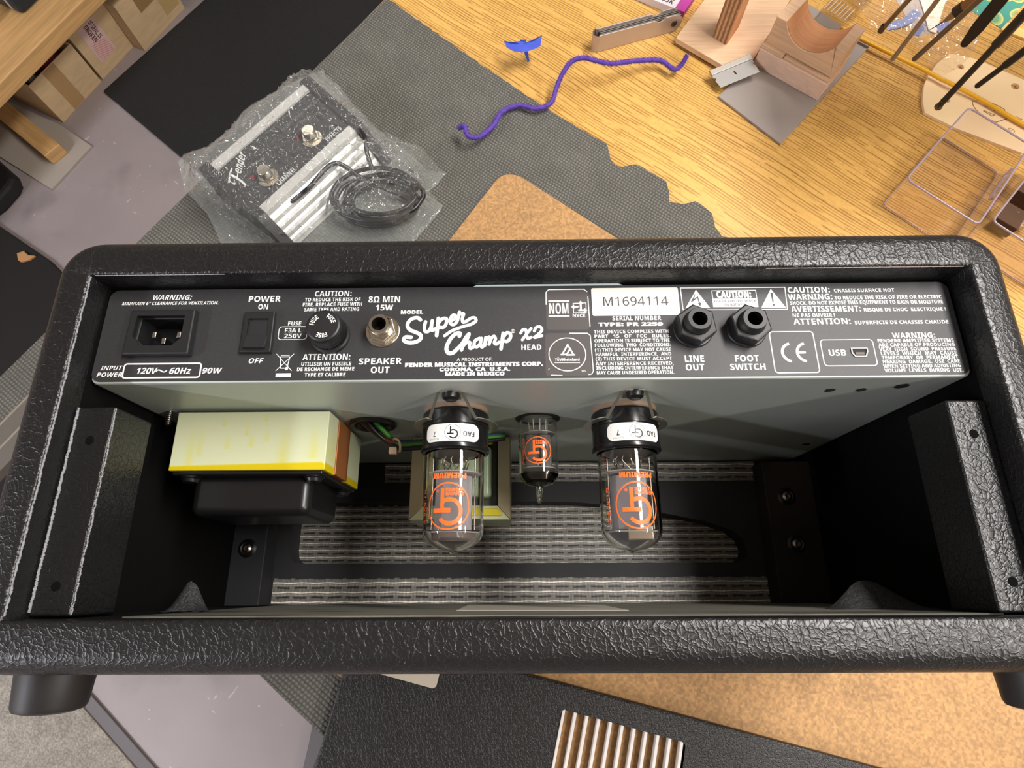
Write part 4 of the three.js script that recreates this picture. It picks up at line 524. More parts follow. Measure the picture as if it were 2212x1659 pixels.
  const bg = new THREE.BufferGeometry(); bg.setAttribute('position', new THREE.Float32BufferAttribute(pos, 3)); bg.setIndex(idx); bg.computeVertexNormals();
  const film = mat(0xfafbfa, 0.055, { transmission: 0.955, thickness: 0, ior: 1.45, side: THREE.DoubleSide, bumpMap: tex(512, 512, (u, v) => Math.pow(1 - Math.abs(2 * fbm(u * 14, v * 14, 14, 14, 150, 3) - 1), 2), false, [110, 110]), bumpScale: 0.002 });
  const low = bg.clone(), lp = low.attributes.position; for (let i = 0; i < lp.count; i++) lp.setY(i, MAT + 0.5 + 0.5 * hash(i, 1, 9) * (i >= NR * NA ? 0 : 1)); low.computeVertexNormals();
  single('plastic_bag', join([triUV(bg), triUV(low)], true), [film, mat(0xe6e9e6, 0.25, { transmission: 0.84, thickness: 0, side: THREE.DoubleSide })], 'crumpled clear plastic bag wrapped around the footswitch', 'bag', [-205, MAT, -250]);
}
// ---------------------------------------------------------------- small things on the bare oak
{
  // purple pipe cleaner: wire with a fuzzy pile
  const q = [[-59.1, -276.9, -211], [-53.8, -279.6, -207], [-50.5, -268.6, -209], [-41.7, -265.7, -213], [-26.4, -279.1, -217], [-17.5, -295.6, -219], [-1.8, -303.2, -219], [16, -299, -218], [29.6, -306.1, -217], [35.5, -324.3, -213], [41.9, -341.6, -206], [51.7, -357.5, -199], [63.4, -362.1, -197], [77, -357.6, -200], [90.7, -354.4, -206], [118.4, -357.4, -214], [141.3, -356.4, -218], [152.7, -345.5, -219], [160.1, -351.2, -216], [166.8, -363.1, -208]].map(([x, z, y]) => lift([x, z], -215, y));
  const t = thing('pipe_cleaner', 'bent purple fuzzy pipe cleaner lying across the mat and the oak', 'pipe cleaner', [50, BENCH, -330]);
  const c = new THREE.CatmullRomCurve3(q.map(V), false, 'centripetal'), purple = mat(0x5b409c, 0.9, { sheen: 0.6, sheenColor: new THREE.Color(0x9a80e0), sheenRoughness: 0.6 });
  part('core', new THREE.TubeGeometry(c, 260, 2.1, 8), purple, t);
  const pos = [], P = new THREE.Vector3(), d = new THREE.Vector3();
  for (let i = 0; i < 9000; i++) { c.getPointAt(rnd(), P); d.set(rnd() - 0.5, rnd() - 0.5, rnd() - 0.5).normalize(); const r = 3.2 + 0.9 * rnd(), e = new THREE.Vector3(rnd() - 0.5, rnd() - 0.5, rnd() - 0.5).cross(d).normalize().multiplyScalar(0.22), a = P.clone().addScaledVector(d, 1.4), b = P.clone().addScaledVector(d, r); pos.push(...a.clone().add(e).toArray(), ...a.sub(e).toArray(), ...b.toArray()); }
  const f = new THREE.BufferGeometry(); f.setAttribute('position', new THREE.Float32BufferAttribute(pos, 3)); f.computeVertexNormals();
  const pile = part('pile', f, purple, t); pile.userData.kind = 'stuff';
}
{ // scrap of blue tape, crumpled and standing up a little
  const o = [[-16, -386], [-8, -384], [0, -385.5], [9, -384], [16, -387.5], [23, -393], [22, -388], [21, -379], [17, -375.5], [9, -372], [2, -370], [-6, -372], [-13, -377]], c = [3, -381], pos = [], idx = []; pos.push(...lift(c, -215, -206));
  const N = 6; for (let k = 1; k <= N; k++) o.forEach(([x, z], i) => { const s = k / N; pos.push(...lift([lerp(c[0], x, s), lerp(c[1], z, s)], -215, -206 + s * s * 1.6 * Math.sin(i * 1.9) + 0.5 * hash(i, k, 71))); });
  const m = o.length; for (let i = 0; i < m; i++) { idx.push(0, 1 + (i + 1) % m, 1 + i); for (let k = 0; k < N - 1; k++) { const a = 1 + k * m + i, b = 1 + k * m + (i + 1) % m; idx.push(a, b, a + m, b, b + m, a + m); } }
  const g = new THREE.BufferGeometry(); g.setAttribute('position', new THREE.Float32BufferAttribute(pos, 3)); g.setIndex(idx); g.computeVertexNormals();
  const blue = mat(0x3c50b8, 0.7, { side: THREE.DoubleSide }), t = thing('tape_scrap', 'torn scrap of blue masking tape on the oak near the mat', 'tape', [3, BENCH, -380]);
  part('scrap', triUV(g), blue, t); const strip2 = new THREE.PlaneGeometry(1, 1, 1, 8), p = strip2.attributes.position; for (let i = 0; i < p.count; i++) { const v = p.getY(i) + 0.5, w = p.getX(i); const e = [lerp(3, 9, v) + w * (2 + 4 * (1 - v)), lerp(-206, BENCH + 0.4, v), lerp(-377, -372, v)]; p.setXYZ(i, ...e); } strip2.computeVertexNormals(); part('torn_strip', strip2, blue, t);
}
{ // feeler gauge: folded steel case with a stack of thin leaves
  const O = [79.9, -384.2], a = Math.atan2(-0.314, 0.949), t = thing('feeler_gauge', 'folded steel feeler gauge lying on its edge on the oak', 'gauge', [120, BENCH, -398]);
  const side = new THREE.Shape(); side.moveTo(0, 0); side.lineTo(82, 0); side.absarc(82, 9.5, 9.5, -Math.PI / 2, Math.PI / 2, false); side.lineTo(72, 19); side.quadraticCurveTo(66, 12.5, 60, 18.6); side.lineTo(0, 18.6); side.closePath();
  const pl = (z) => triUV(new THREE.ExtrudeGeometry(side, { depth: 0.8, bevelEnabled: true, bevelSize: 0.2, bevelThickness: 0.2, bevelSegments: 1, curveSegments: 10 }).translate(0, 0, z)), put = (g) => g.rotateY(-a).translate(O[0], BENCH + 0.4, O[1]);
  const shine = mat(0xbcaea6, 0.36, { metalness: 0.55 });
  part('case', [put(pl(0)), put(pl(-9.5)), put(triUV(new THREE.CylinderGeometry(5.2, 5.2, 18.6, 20, 1, true, Math.PI, Math.PI).translate(0, 9.3, -4.4)))], shine, t, 'polished case side');
  for (let i = 0; i < 7; i++) part('leaf', put(box(3, 90, 2.4, 16.2 - (i % 2) * 0.8, -1.9 - i * 1.05, -1.2 - i * 1.05, 0.1)), dullSteel, t);
  part('pivot', put(turned([[0.1, 1.9], [2.6, 1.9], [3.4, 1.2], [3.4, 0.8]], 'z', [83, 9.5, 0], 18)), darkSteel, t);
}
{ // white and magenta packet at the upper edge
  const cv = canvasTex(512, 256, (g) => { g.fillStyle = '#d9cfd2'; g.fillRect(0, 0, 512, 256); g.fillStyle = '#b03a92'; g.fillRect(462, 0, 50, 256); g.fillStyle = '#3b3640'; fit(g, 'Made by', 250, 380, 190, 34, 'r'); fit(g, 'Fibre 5055K', 250, 440, 238, 34, 'b'); });
  const o = [171.7, -427.6], a = Math.atan2(16.7, 28.2), g = box(-110, 0, -228, -220, -50, 0, 0.5), p = g.attributes.position; for (let i = 0; i < p.count; i++) g.attributes.uv.setXY(i, 1 + p.getX(i) / 110, -p.getZ(i) / 50);
  single('paper_packet', g.rotateY(-a).translate(o[0], 0, o[1]), mat(0xffffff, 0.5, { map: cv }), 'white packet with a magenta border behind the feeler gauge', 'packet', [140, BENCH, -450]);
}
const F = [0.767, 0.642], D = [0.642, -0.767], FA = Math.atan2(F[1], F[0]);
{ // plywood base with an upright strip of plywood
  const t = thing('plywood_jig', 'plywood jig with a square upright post on a flat base', 'jig', [230, BENCH, -410]);
  part('base', plate([[160.5, -391], [219, -340.5], [222, -342], [289, -451], [324, -506], [236, -512], [196, -447], [160.3, -393.4]], BENCH + 2.7, BENCH + 8.5, 0.5), pineMat, t, 'pale plywood base plate');
  part('post', plate([[196.8, -392.1], [209.4, -381.1], [224.9, -405.2], [212.3, -416.2]], BENCH + 8.5, BENCH + 140, 0.3), plyEdge, t, 'upright plywood post with visible layers');
  part('post_face', plate([[209.4, -380.9], [225.1, -405.3], [224.3, -405.6], [208.9, -381.5]], BENCH + 8.5, BENCH + 140), innerCut, t);
}
{ // wooden cradle block on a steel plate
  single('steel_plate', plate([[249.1, -262.7], [196.5, -321.4], [306, -443], [358.7, -384.7]], BENCH, BENCH + 2.6, 0.4), mat(0x99908a, 0.45, { metalness: 0.15, bumpMap: tex(256, 256, (u, v) => fbm(u * 8, v * 8, 8, 8, 160, 4), false, [90, 90]), bumpScale: 0.00012 }), 'dull grey steel plate under the wooden cradle block', 'plate', [278, BENCH, -350]);
  const O = [235.7, -361.1], L = 73.5, Y = BENCH + 2.6, t = thing('cradle_block', 'wooden block with a rounded scoop cut into its top, on the steel plate', 'block', [275, Y, -355]);
  part('lower_block', turnedBox(O, FA, 0, L, -44, 0, Y, Y + 19.5, 0.6), endGrain, t, 'pinkish lower block');
  part('ledge', turnedBox(O, FA, 0, 24, -44, -1, Y + 19.5, Y + 23.5, 0.5), pineMat, t); part('ledge', turnedBox(O, FA, 24.6, L, -44, -2.4, Y + 19.5, Y + 22.5, 0.5), pineMat, t);
  const s = new THREE.Shape(); s.moveTo(1, 22); s.lineTo(L - 1, 22); s.lineTo(L - 1, 50); s.lineTo(62.5, 50); s.absarc(37, 61, 27.8, -0.406, -Math.PI + 0.406, true); s.lineTo(1, 50); s.closePath();
  const g = triUV(new THREE.ExtrudeGeometry(s, { depth: 37, bevelEnabled: true, bevelSize: 0.5, bevelThickness: 0.5, bevelOffset: -0.5, bevelSegments: 1, curveSegments: 24 }).translate(0, 0, -43));
  part('scooped_block', g.rotateY(-FA).translate(O[0], Y + 1, O[1]), pineMat, t, 'beige upper block with a scoop');
  const arc = []; for (let i = 0; i <= 24; i++) { const a = lerp(-0.42, -Math.PI + 0.42, i / 24); arc.push([37 + 27.75 * Math.cos(a), 61 + 27.75 * Math.sin(a)]); } for (let i = 24; i >= 0; i--) { const a = lerp(-0.42, -Math.PI + 0.42, i / 24); arc.push([37 + 27.3 * Math.cos(a), 61 + 27.3 * Math.sin(a)]); }
  part('scoop_lining', triUV(new THREE.ExtrudeGeometry(new THREE.Shape(arc.map((v) => new THREE.Vector2(...v))), { depth: 36, bevelEnabled: false }).translate(0, 0, -42.6)).rotateY(-FA).translate(O[0], Y + 1, O[1]), innerCut, t, 'orange-brown sanded scoop');
}
{ // single-edge razor blade leaning on the plate
  const t = thing('razor_blade', 'single-edge razor blade leaning beside the cradle block', 'blade', [210, -216, -344]);
  const a = Math.atan2(-16.8, 41.4), put = (g) => g.rotateZ(0.10).rotateX(0.12).rotateY(-a).translate(187.6, -218.5, -346);
  part('blade', put(plate([[0.5, 4], [44, 4], [44, 9.5], [42.6, 10], [42.6, 12], [44, 12.4], [44, 21.5], [2.5, 21.5], [1, 12.4], [2.4, 12], [2.4, 10], [0.6, 9.5]], 0, 0.4, 0, [[[21, 10.5], [22.4, 10.3], [23, 11], [23.4, 14.4], [22.4, 14.8], [21.6, 14.2]]])), mat(0x8c8a86, 0.4, { metalness: 0.6 }), t);
  part('spine', put(box(0, 44.6, -0.7, 1.4, 0, 6, 0.5)), mat(0x9c9890, 0.42, { metalness: 0.6 }), t, 'folded spine');
}
{ // pale template with holes and a stamped emblem
  const o = [[435.9, -371.8], [420, -359], [407.2, -343.4], [400.5, -331], [398.1, -323.5], [394.6, -311], [393.5, -297.4], [412, -283.7], [417, -279.2], [475.9, -247], [590, -190], [590, -300], [500.8, -335.7], [478, -352], [457.3, -365.3]];
  const cv = canvasTex(1024, 1024, (g) => { g.fillStyle = '#ecd0a2'; g.fillRect(0, 0, 1024, 1024); g.strokeStyle = '#8a6a46'; g.lineWidth = 5; g.save(); g.translate(370, 470); g.rotate(0.66); g.beginPath(); g.moveTo(-95, 0); g.bezierCurveTo(-70, -52, 0, -56, 50, -50); g.lineTo(82, 0); g.lineTo(50, 50); g.bezierCurveTo(0, 56, -70, 52, -95, 0); g.stroke(); g.beginPath(); g.moveTo(-40, -8); g.lineTo(-8, -26); g.moveTo(10, -26); g.lineTo(14, -8); g.moveTo(-30, 18); g.lineTo(26, 12); g.lineTo(18, 26); g.lineTo(-28, 22); g.stroke(); g.fillStyle = '#a07b4e'; g.rotate(Math.PI / 2); fit(g, 'NG', -48, 0, -112, 34, 'r'); fit(g, '6', 40, 62, -112, 34, 'r'); g.restore(); });
  const g = plate(o, BENCH, BENCH + 3, 0.3, [ring(442.4, -354.2, 3.2, 16), ring(489.4, -328.4, 4, 16), ring(419, -312, 2.6, 14)]), p = g.attributes.position; for (let i = 0; i < p.count; i++) g.attributes.uv.setXY(i, (p.getX(i) - 385) / 200, 1 - (p.getZ(i) + 390) / 200);
  single('wooden_template', g, mat(0xffffff, 0.55, { map: cv }), 'pale flat template with round holes and a stamped emblem', 'template', [450, BENCH, -310]);
  single('yellow_cord', tube([[330, -221, -404], [348.6, -221.5, -388], [375.4, -221, -366.4], [400, -220, -346], [416.9, -220.5, -332.2], [418.6, -220, -330.4], [446.9, -221.5, -309.8], [480.2, -222, -279.2], [560, -222.5, -212]], 1.9, 160, 10), mat(0xe3a916, 0.45), 'yellow plastic cord lying across the pale template', 'cord', [420, -222, -330]);
}
// ---------------------------------------------------------------- clear bins
{
  const A = [404.5, -270.5], B = [448, -227.5], C2 = [381, -146], D2 = [331, -193], clear = glass(0xfaf9fb, { roughness: 0.05 }), lip = mat(0xcfc2d0, 0.12, { transmission: 0.6, thickness: 0 });
  const inset = (d) => { const c = [(A[0] + B[0] + C2[0] + D2[0]) / 4, (A[1] + B[1] + C2[1] + D2[1]) / 4]; return [A, B, C2, D2].map(([x, z]) => { const l = Math.hypot(x - c[0], z - c[1]); return [x + (c[0] - x) / l * d * 1.4, z + (c[1] - z) / l * d * 1.4]; }); };
  const soft = (p, r) => { const s = []; p.forEach((q, i) => { const a = p[(i + 3) % 4], b = p[(i + 1) % 4], la = Math.hypot(a[0] - q[0], a[1] - q[1]), lb = Math.hypot(b[0] - q[0], b[1] - q[1]), s0 = [q[0] + (a[0] - q[0]) * r / la, q[1] + (a[1] - q[1]) * r / la], s1 = [q[0] + (b[0] - q[0]) * r / lb, q[1] + (b[1] - q[1]) * r / lb]; for (let k = 0; k <= 5; k++) { const t = k / 5, u = 1 - t; s.push([u * u * s0[0] + 2 * u * t * q[0] + t * t * s1[0], u * u * s0[1] + 2 * u * t * q[1] + t * t * s1[1]]); } }); return s; };
  const t = thing('clear_bin', 'empty clear plastic bin standing on the oak', 'bin', [391, BENCH, -209]);
  part('walls', plate(soft(inset(0), 5), BENCH + 2, -190, 0, [soft(inset(1.6), 4)]), clear, t); part('bottom', plate(soft(inset(0.4), 5), BENCH + 0.6, BENCH + 2), clear, t);
  const rim = soft(inset(0.7), 5).map(([x, z]) => [x, -190, z]); part('rim', tube(rim, 0.9, 200, 6, true), lip, t); const foot = soft(inset(1), 5).map(([x, z]) => [x, BENCH + 1.6, z]); part('foot_edge', tube(foot, 0.5, 200, 6, true), lip, t);
  const hw = (k, y) => [lerp(C2[0], B[0], k) - 1.6, y, lerp(C2[1], B[1], k) - 1.2]; part('handle_notch', tube([hw(0.32, -191), hw(0.36, -197), hw(0.5, -200), hw(0.66, -197), hw(0.7, -191)], 1, 40, 6), lip, t);
  const t2 = t.clone(); t2.name = numbered('clear_bin'); t2.position.copy(W(391 + 62, BENCH, -209 + 43)); t2.userData = { label: 'clear plastic bin holding brown blocks and pale foam at the right edge', category: 'bin' }; scene.add(t2);
  const y = BENCH + 2.2, brown = mat(0x5a4632, 0.8, { map: pineTex });
  single('wood_block', turnedBox([417, -170], FA, 0, 22, -22, 0, y, y + 14, 1), brown, 'dark brown block below the pale foam in the bin', 'block', [422, y, -170]);
  single('wood_block', turnedBox([443, -196], FA, 0, 30, -20, 0, y, y + 16, 1), brown, 'dark brown block above the pale foam in the bin', 'block', [455, y, -195]);
  const fg = new THREE.IcosahedronGeometry(9, 4), p = fg.attributes.position; for (let i = 0; i < p.count; i++) { const v = new THREE.Vector3().fromBufferAttribute(p, i), k = 1 + 0.35 * (noise(v.x * 0.5 + 50, v.z * 0.5 + v.y * 0.3 + 50, 999, 999, 4) - 0.5); p.setXYZ(i, v.x * k * 1.5, v.y * k * 0.8, v.z * k * 0.75); } fg.computeVertexNormals();
  single('foam_scrap', triUV(fg.rotateY(-0.75).translate(443, y + 7, -172)), mat(0xc9ac80, 0.95), 'crumbly pale foam scrap between the two brown blocks', 'foam', [443, y, -172]);
}
// ---------------------------------------------------------------- plastics, tape and papers at the upper right
{
  const t = thing('clear_tray', 'small clear ribbed plastic tray behind the cradle block', 'tray', [338, BENCH, -428]), clear = glass(0xf4f2ee, { roughness: 0.06 }), lip = mat(0xe6ddd0, 0.15, { transmission: 0.5, thickness: 0 });
  part('tray_shell', turnedBox([326, -440], 0.75, 0, 30, -40, 26, BENCH + 0.4, BENCH + 14, 2), clear, t);
  for (let i = 0; i < 7; i++) part('rib', turnedBox([326, -440], 0.75, 2 + i * 4, 3.1 + i * 4, 4, 24, BENCH + 14, BENCH + 15.4, 0.4), lip, t);
}
{
  const out = [[350, -452], [356, -420], [362, -404], [380, -398], [395, -391], [402, -370], [408.9, -348], [420, -339], [438, -350], [460, -372], [470, -395], [474, -415], [470, -440], [440, -470], [390, -470]], C = [415, -408], NA = 180, NR = 40, pos = [], idx = [];
  const rad = (th) => { let best = 20; const dx = Math.cos(th), dz = Math.sin(th); for (let i = 0; i < out.length; i++) { const a = out[i], b = out[(i + 1) % out.length], ex = b[0] - a[0], ez = b[1] - a[1], den = dx * ez - dz * ex; if (Math.abs(den) < 1e-9) continue; const s = ((a[0] - C[0]) * ez - (a[1] - C[1]) * ex) / den, q = ((a[0] - C[0]) * dz - (a[1] - C[1]) * dx) / den; if (s > 0 && q >= 0 && q <= 1) best = Math.max(best, s); } return best; };
  const rg = (x, z, f, s) => 1 - Math.abs(2 * noise(x * f + 500, z * f + 900, 4096, 4096, s) - 1);
  for (let i = 0; i <= NR; i++) for (let j = 0; j < NA; j++) { const th = j / NA * 2 * Math.PI, k = i / NR, r = rad(th) * k, x = C[0] + r * Math.cos(th), z = C[1] + r * Math.sin(th); pos.push(x, BENCH + 3.4 + (1 - k * k) * 3 + 5 * Math.pow(rg(x, z, 0.05, 1), 3) + 2.5 * Math.pow(rg(x, z, 0.16, 2), 3), z); }
  for (let i = 0; i < NR; i++) for (let j = 0; j < NA; j++) { const a = i * NA + j, b = i * NA + (j + 1) % NA, c = a + NA, d = b + NA; idx.push(a, b, c, b, d, c); }
  const g = new THREE.BufferGeometry(); g.setAttribute('position', new THREE.Float32BufferAttribute(pos, 3)); g.setIndex(idx); g.computeVertexNormals();
  single('clear_wrapper', triUV(g), mat(0xfaf6ee, 0.08, { transmission: 0.94, thickness: 0, side: THREE.DoubleSide }), 'crumpled clear plastic wrapper under the hanging drivers', 'wrapper', [415, BENCH, -405]);
  const ribbon = (pts, w, y0, y1) => { const c = new THREE.CatmullRomCurve3(pts.map(([x, z]) => new THREE.Vector3(x, 0, z))), n = 16, p = [], ix = []; for (let i = 0; i <= n; i++) { const q = c.getPoint(i / n), d = c.getTangent(i / n); for (const [s, y] of [[-1, y0], [1, y0], [1, y1], [-1, y1]]) p.push(q.x - d.z * w * s / 2, y + 2 * Math.sin(i / n * Math.PI), q.z + d.x * w * s / 2); } for (let i = 0; i < n; i++) for (let k = 0; k < 4; k++) { const a = i * 4 + k, b = i * 4 + (k + 1) % 4; ix.push(a, b, a + 4, b, b + 4, a + 4); } ix.push(0, 2, 1, 0, 3, 2); const e = n * 4; ix.push(e, e + 1, e + 2, e, e + 2, e + 3); const h = new THREE.BufferGeometry(); h.setAttribute('position', new THREE.Float32BufferAttribute(p, 3)); h.setIndex(ix); h.computeVertexNormals(); return triUV(h); };
  const blue = mat(0x7f92d0, 0.6);
  single('tape_strip', ribbon([[382, -411], [396, -414], [408, -421], [418, -432]], 9, BENCH + 0.3, BENCH + 1), blue, 'curved blue tape strip, longer of the pieces under the wrapper', 'tape', [400, BENCH, -418]);
  single('tape_strip', ribbon([[408, -400], [414, -408], [419, -415]], 9, BENCH + 0.3, BENCH + 1), mat(0x5f73b8, 0.6), 'short blue tape piece beside the white paper strip', 'tape', [413, BENCH, -408]);
  single('tape_strip', ribbon([[432, -404], [440, -409], [448, -417]], 10, BENCH + 0.3, BENCH + 1), mat(0x7585cf, 0.6), 'short blue tape piece right of the white paper strip', 'tape', [440, BENCH, -410]);
  single('paper_sheet', plate([[399, -452], [411, -398], [424, -402], [430, -452]], BENCH + 0.1, BENCH + 0.3), mat(0xb9b1b4, 0.7), 'greyish paper piece under the blue tape', 'paper', [413, BENCH, -430]);
  single('paper_strip', plate([[424, -470], [424, -432], [423, -404], [430, -401], [440, -424], [450, -445], [460, -470]], BENCH + 1.2, BENCH + 1.6), mat(0xf6f0ea, 0.6), 'bright white paper strip under the hanging drivers', 'paper', [435, BENCH, -430]);
  const cv = canvasTex(512, 512, (g) => { g.fillStyle = '#3f8a7c'; g.fillRect(0, 0, 512, 512); g.strokeStyle = '#b7b873'; for (const [x, y, a, b, r, w] of [[60, 330, 60, 44, 0.3, 24], [215, 215, 74, 46, -0.5, 26], [250, 390, 84, 34, -0.7, 20], [420, 150, 70, 50, 0.4, 26], [350, 330, 60, 40, 1, 22], [120, 90, 70, 48, 0, 24]]) { g.lineWidth = w; g.beginPath(); g.ellipse(x, y, a, b, r, 0, 7); g.stroke(); g.fillStyle = 'rgba(120,150,90,0.6)'; g.fill(); } });
  const gp = plate([[470, -437], [499.3, -406.3], [550, -460], [520, -495]], BENCH, BENCH + 0.5), p = gp.attributes.position; for (let i = 0; i < p.count; i++) { const dx = p.getX(i) - 499.3, dz = p.getZ(i) + 406.3; gp.attributes.uv.setXY(i, (dx * 0.69 - dz * 0.72) / 76 , 1 - (-dx * 0.72 - dz * 0.69 + 44) / 90 ); }
  single('printed_card', gp, mat(0xffffff, 0.5, { map: cv }), 'green card printed with yellowish rings at the upper right corner', 'card', [505, BENCH, -440]);
  single('wood_strip', plate([[496, -404], [505, -413], [590, -360], [582, -350]], BENCH, BENCH + 2.4, 0.3), mat(0xe8bd72, 0.5), 'pale yellow strip beside the green printed card', 'strip', [540, BENCH, -382]);
}
// ---------------------------------------------------------------- drivers and picks hanging tip-down from a rack
{
  const rack = thing('tool_rack', 'pale wooden rack bar from which the drivers hang', 'rack', [545, BENCH, -330]);
  part('rack_bar', [box(315, 570, 18, 36, -395, -235, 2)], mapleMat, rack); part('rack_post', box(552, 570, BENCH, 18, -350, -310, 2), mapleMat, rack);
  const shaft = (A, B, y) => { const k = (y - A[1]) / (B[1] - A[1]); return [lerp(A[0], B[0], k), y, lerp(A[2], B[2], k)]; }, TOP = 15.6, steelD = mat(0x7c6c58, 0.35, { metalness: 0.85 }), black = mat(0x161311, 0.42);
  const tool = (name, label, A, B, r, m, extra) => { const t = thing(name, label, 'tool', A, undefined); part('shaft', rod(A, shaft(A, B, TOP), r, 20), m, t); extra?.(t, A, B); return t; };
  tool('nut_driver', 'bronze coloured driver with a hollow tip, leftmost of the hanging tools', [332.3, -175, -345.3], [336.9, -142, -341.9], 2.1, steelD, (t, A, B) => part('tip', turned([[1.2, -173], [1.4, -176], [2.6, -176], [2.7, -171], [2.1, -169]], 'y', [A[0], 0, A[2]], 20), darkSteel, t));
  tool('ball_driver', 'thin tan steel driver whose tip hangs above the yellow cord', [335.8, -175, -310.7], [336.7, -116, -308.8], 1.9, mat(0x8f8174, 0.35, { metalness: 0.7 }), (t, A) => part('tip', turned([[0.1, -177.6], [1.4, -177], [1.9, -175.6], [1.2, -173.6], [1.9, -172]], 'y', [A[0], 0, A[2]], 18), nickel, t));
  tool('hex_driver', 'grey-brown steel driver third from the left of the hanging tools', [355.9, -175, -311.4], [366, -112, -303.1], 2.3, mat(0x6d6256, 0.35, { metalness: 0.8 }), (t, A) => part('tip', new THREE.SphereGeometry(2.3, 16, 10).translate(...A), mat(0x6d6256, 0.35, { metalness: 0.8 }), t));
  { const A = [383.7, -175, -348.8], B = [392.7, -142, -340.7], t = thing('needle_awl', 'needle awl with a wooden handle and dark collar', 'tool', A); part('needle', rod([A[0] - 3.4, -180, A[2] - 1.5], shaft(A, B, -166), [0.25, 0.7], 8), darkSteel, t); part('cone', rod(shaft(A, B, -168), shaft(A, B, -157), [1.2, 4], 18), mat(0x8a6d4a, 0.5), t); part('collar', rod(shaft(A, B, -157), shaft(A, B, -150), 5.4, 20), mat(0x2c1e16, 0.5), t); part('handle', rod(shaft(A, B, -150), shaft(A, B, TOP), [4.6, 6], 20), mat(0x9a7d52, 0.55, { map: pineTex }), t); }
  { const A = [405.1, -175, -328.8], B = [405.6, -134, -329.6], t = thing('plastic_pick', 'broad black plastic pick with a rounded tapering tip', 'tool', A); const p = []; for (let i = 0; i <= 14; i++) { const a = Math.PI + i / 14 * Math.PI; p.push([2.6 * Math.cos(a), 2.6 * Math.sin(a)]); } p.push([4.6, 16], [4.8, 60], [4.8, 190], [-4.8, 190], [-4.8, 60], [-4.6, 16]); part('blade', triUV(new THREE.ExtrudeGeometry(new THREE.Shape(p.map((v) => new THREE.Vector2(...v))), { depth: 2.4, bevelEnabled: true, bevelSize: 0.7, bevelThickness: 0.7, bevelSegments: 2 }).rotateY(-0.7).translate(A[0], -174, A[2])), mat(0x1a1412, 0.5), t); }
  tool('ball_driver', 'long black driver with a shiny ball tip above the template', [365.1, -175, -257.7], [367, -86, -255.3], 2.5, black, (t, A, B) => { part('tip', turned([[0.1, -179], [1.8, -178.6], [3.1, -177], [3.2, -175.4], [2.4, -173.4], [1.9, -172], [2.6, -169]], 'y', [A[0], 0, A[2]], 20), mat(0x6f6a64, 0.2, { metalness: 1 }), t); part('sleeve', rod(shaft(A, B, -112), shaft(A, B, TOP), 3.5, 20), black, t); });
  tool('hex_driver', 'black driver with a blunt tip, rightmost of the hanging tools', [404, -175, -279.5], [410.2, -134, -273.2], 2.3, black, (t, A, B) => { part('tip', new THREE.SphereGeometry(2.3, 16, 10).translate(...A), black, t); part('sleeve', rod(shaft(A, B, -150), shaft(A, B, TOP), 3.2, 20), black, t); });
}
{ // flat steel bars at the left edge
  const a = Math.atan2(-0.82, 0.57), edge = mat(0xd8d2c4, 0.25, { metalness: 0.8 });
  for (const [o, l] of [[[-452, 58], 'grey flat steel bar with a bright edge on the bench corner, upper of two'], [[-448, 79], 'grey flat steel bar with a bright edge on the bench corner, lower of two']]) { const t = thing('steel_bar', l, 'bar', [o[0], MAT, o[1]]); part('bar', turnedBox(o, a, 0, 90, 0, 14, MAT, MAT + 9, 0.6), mat(0x77736c, 0.45, { metalness: 0.5 }), t); part('bright_edge', turnedBox(o, a, 0, 88, -1.6, 0.4, MAT + 6, MAT + 9.4, 0.5), edge, t); }
}
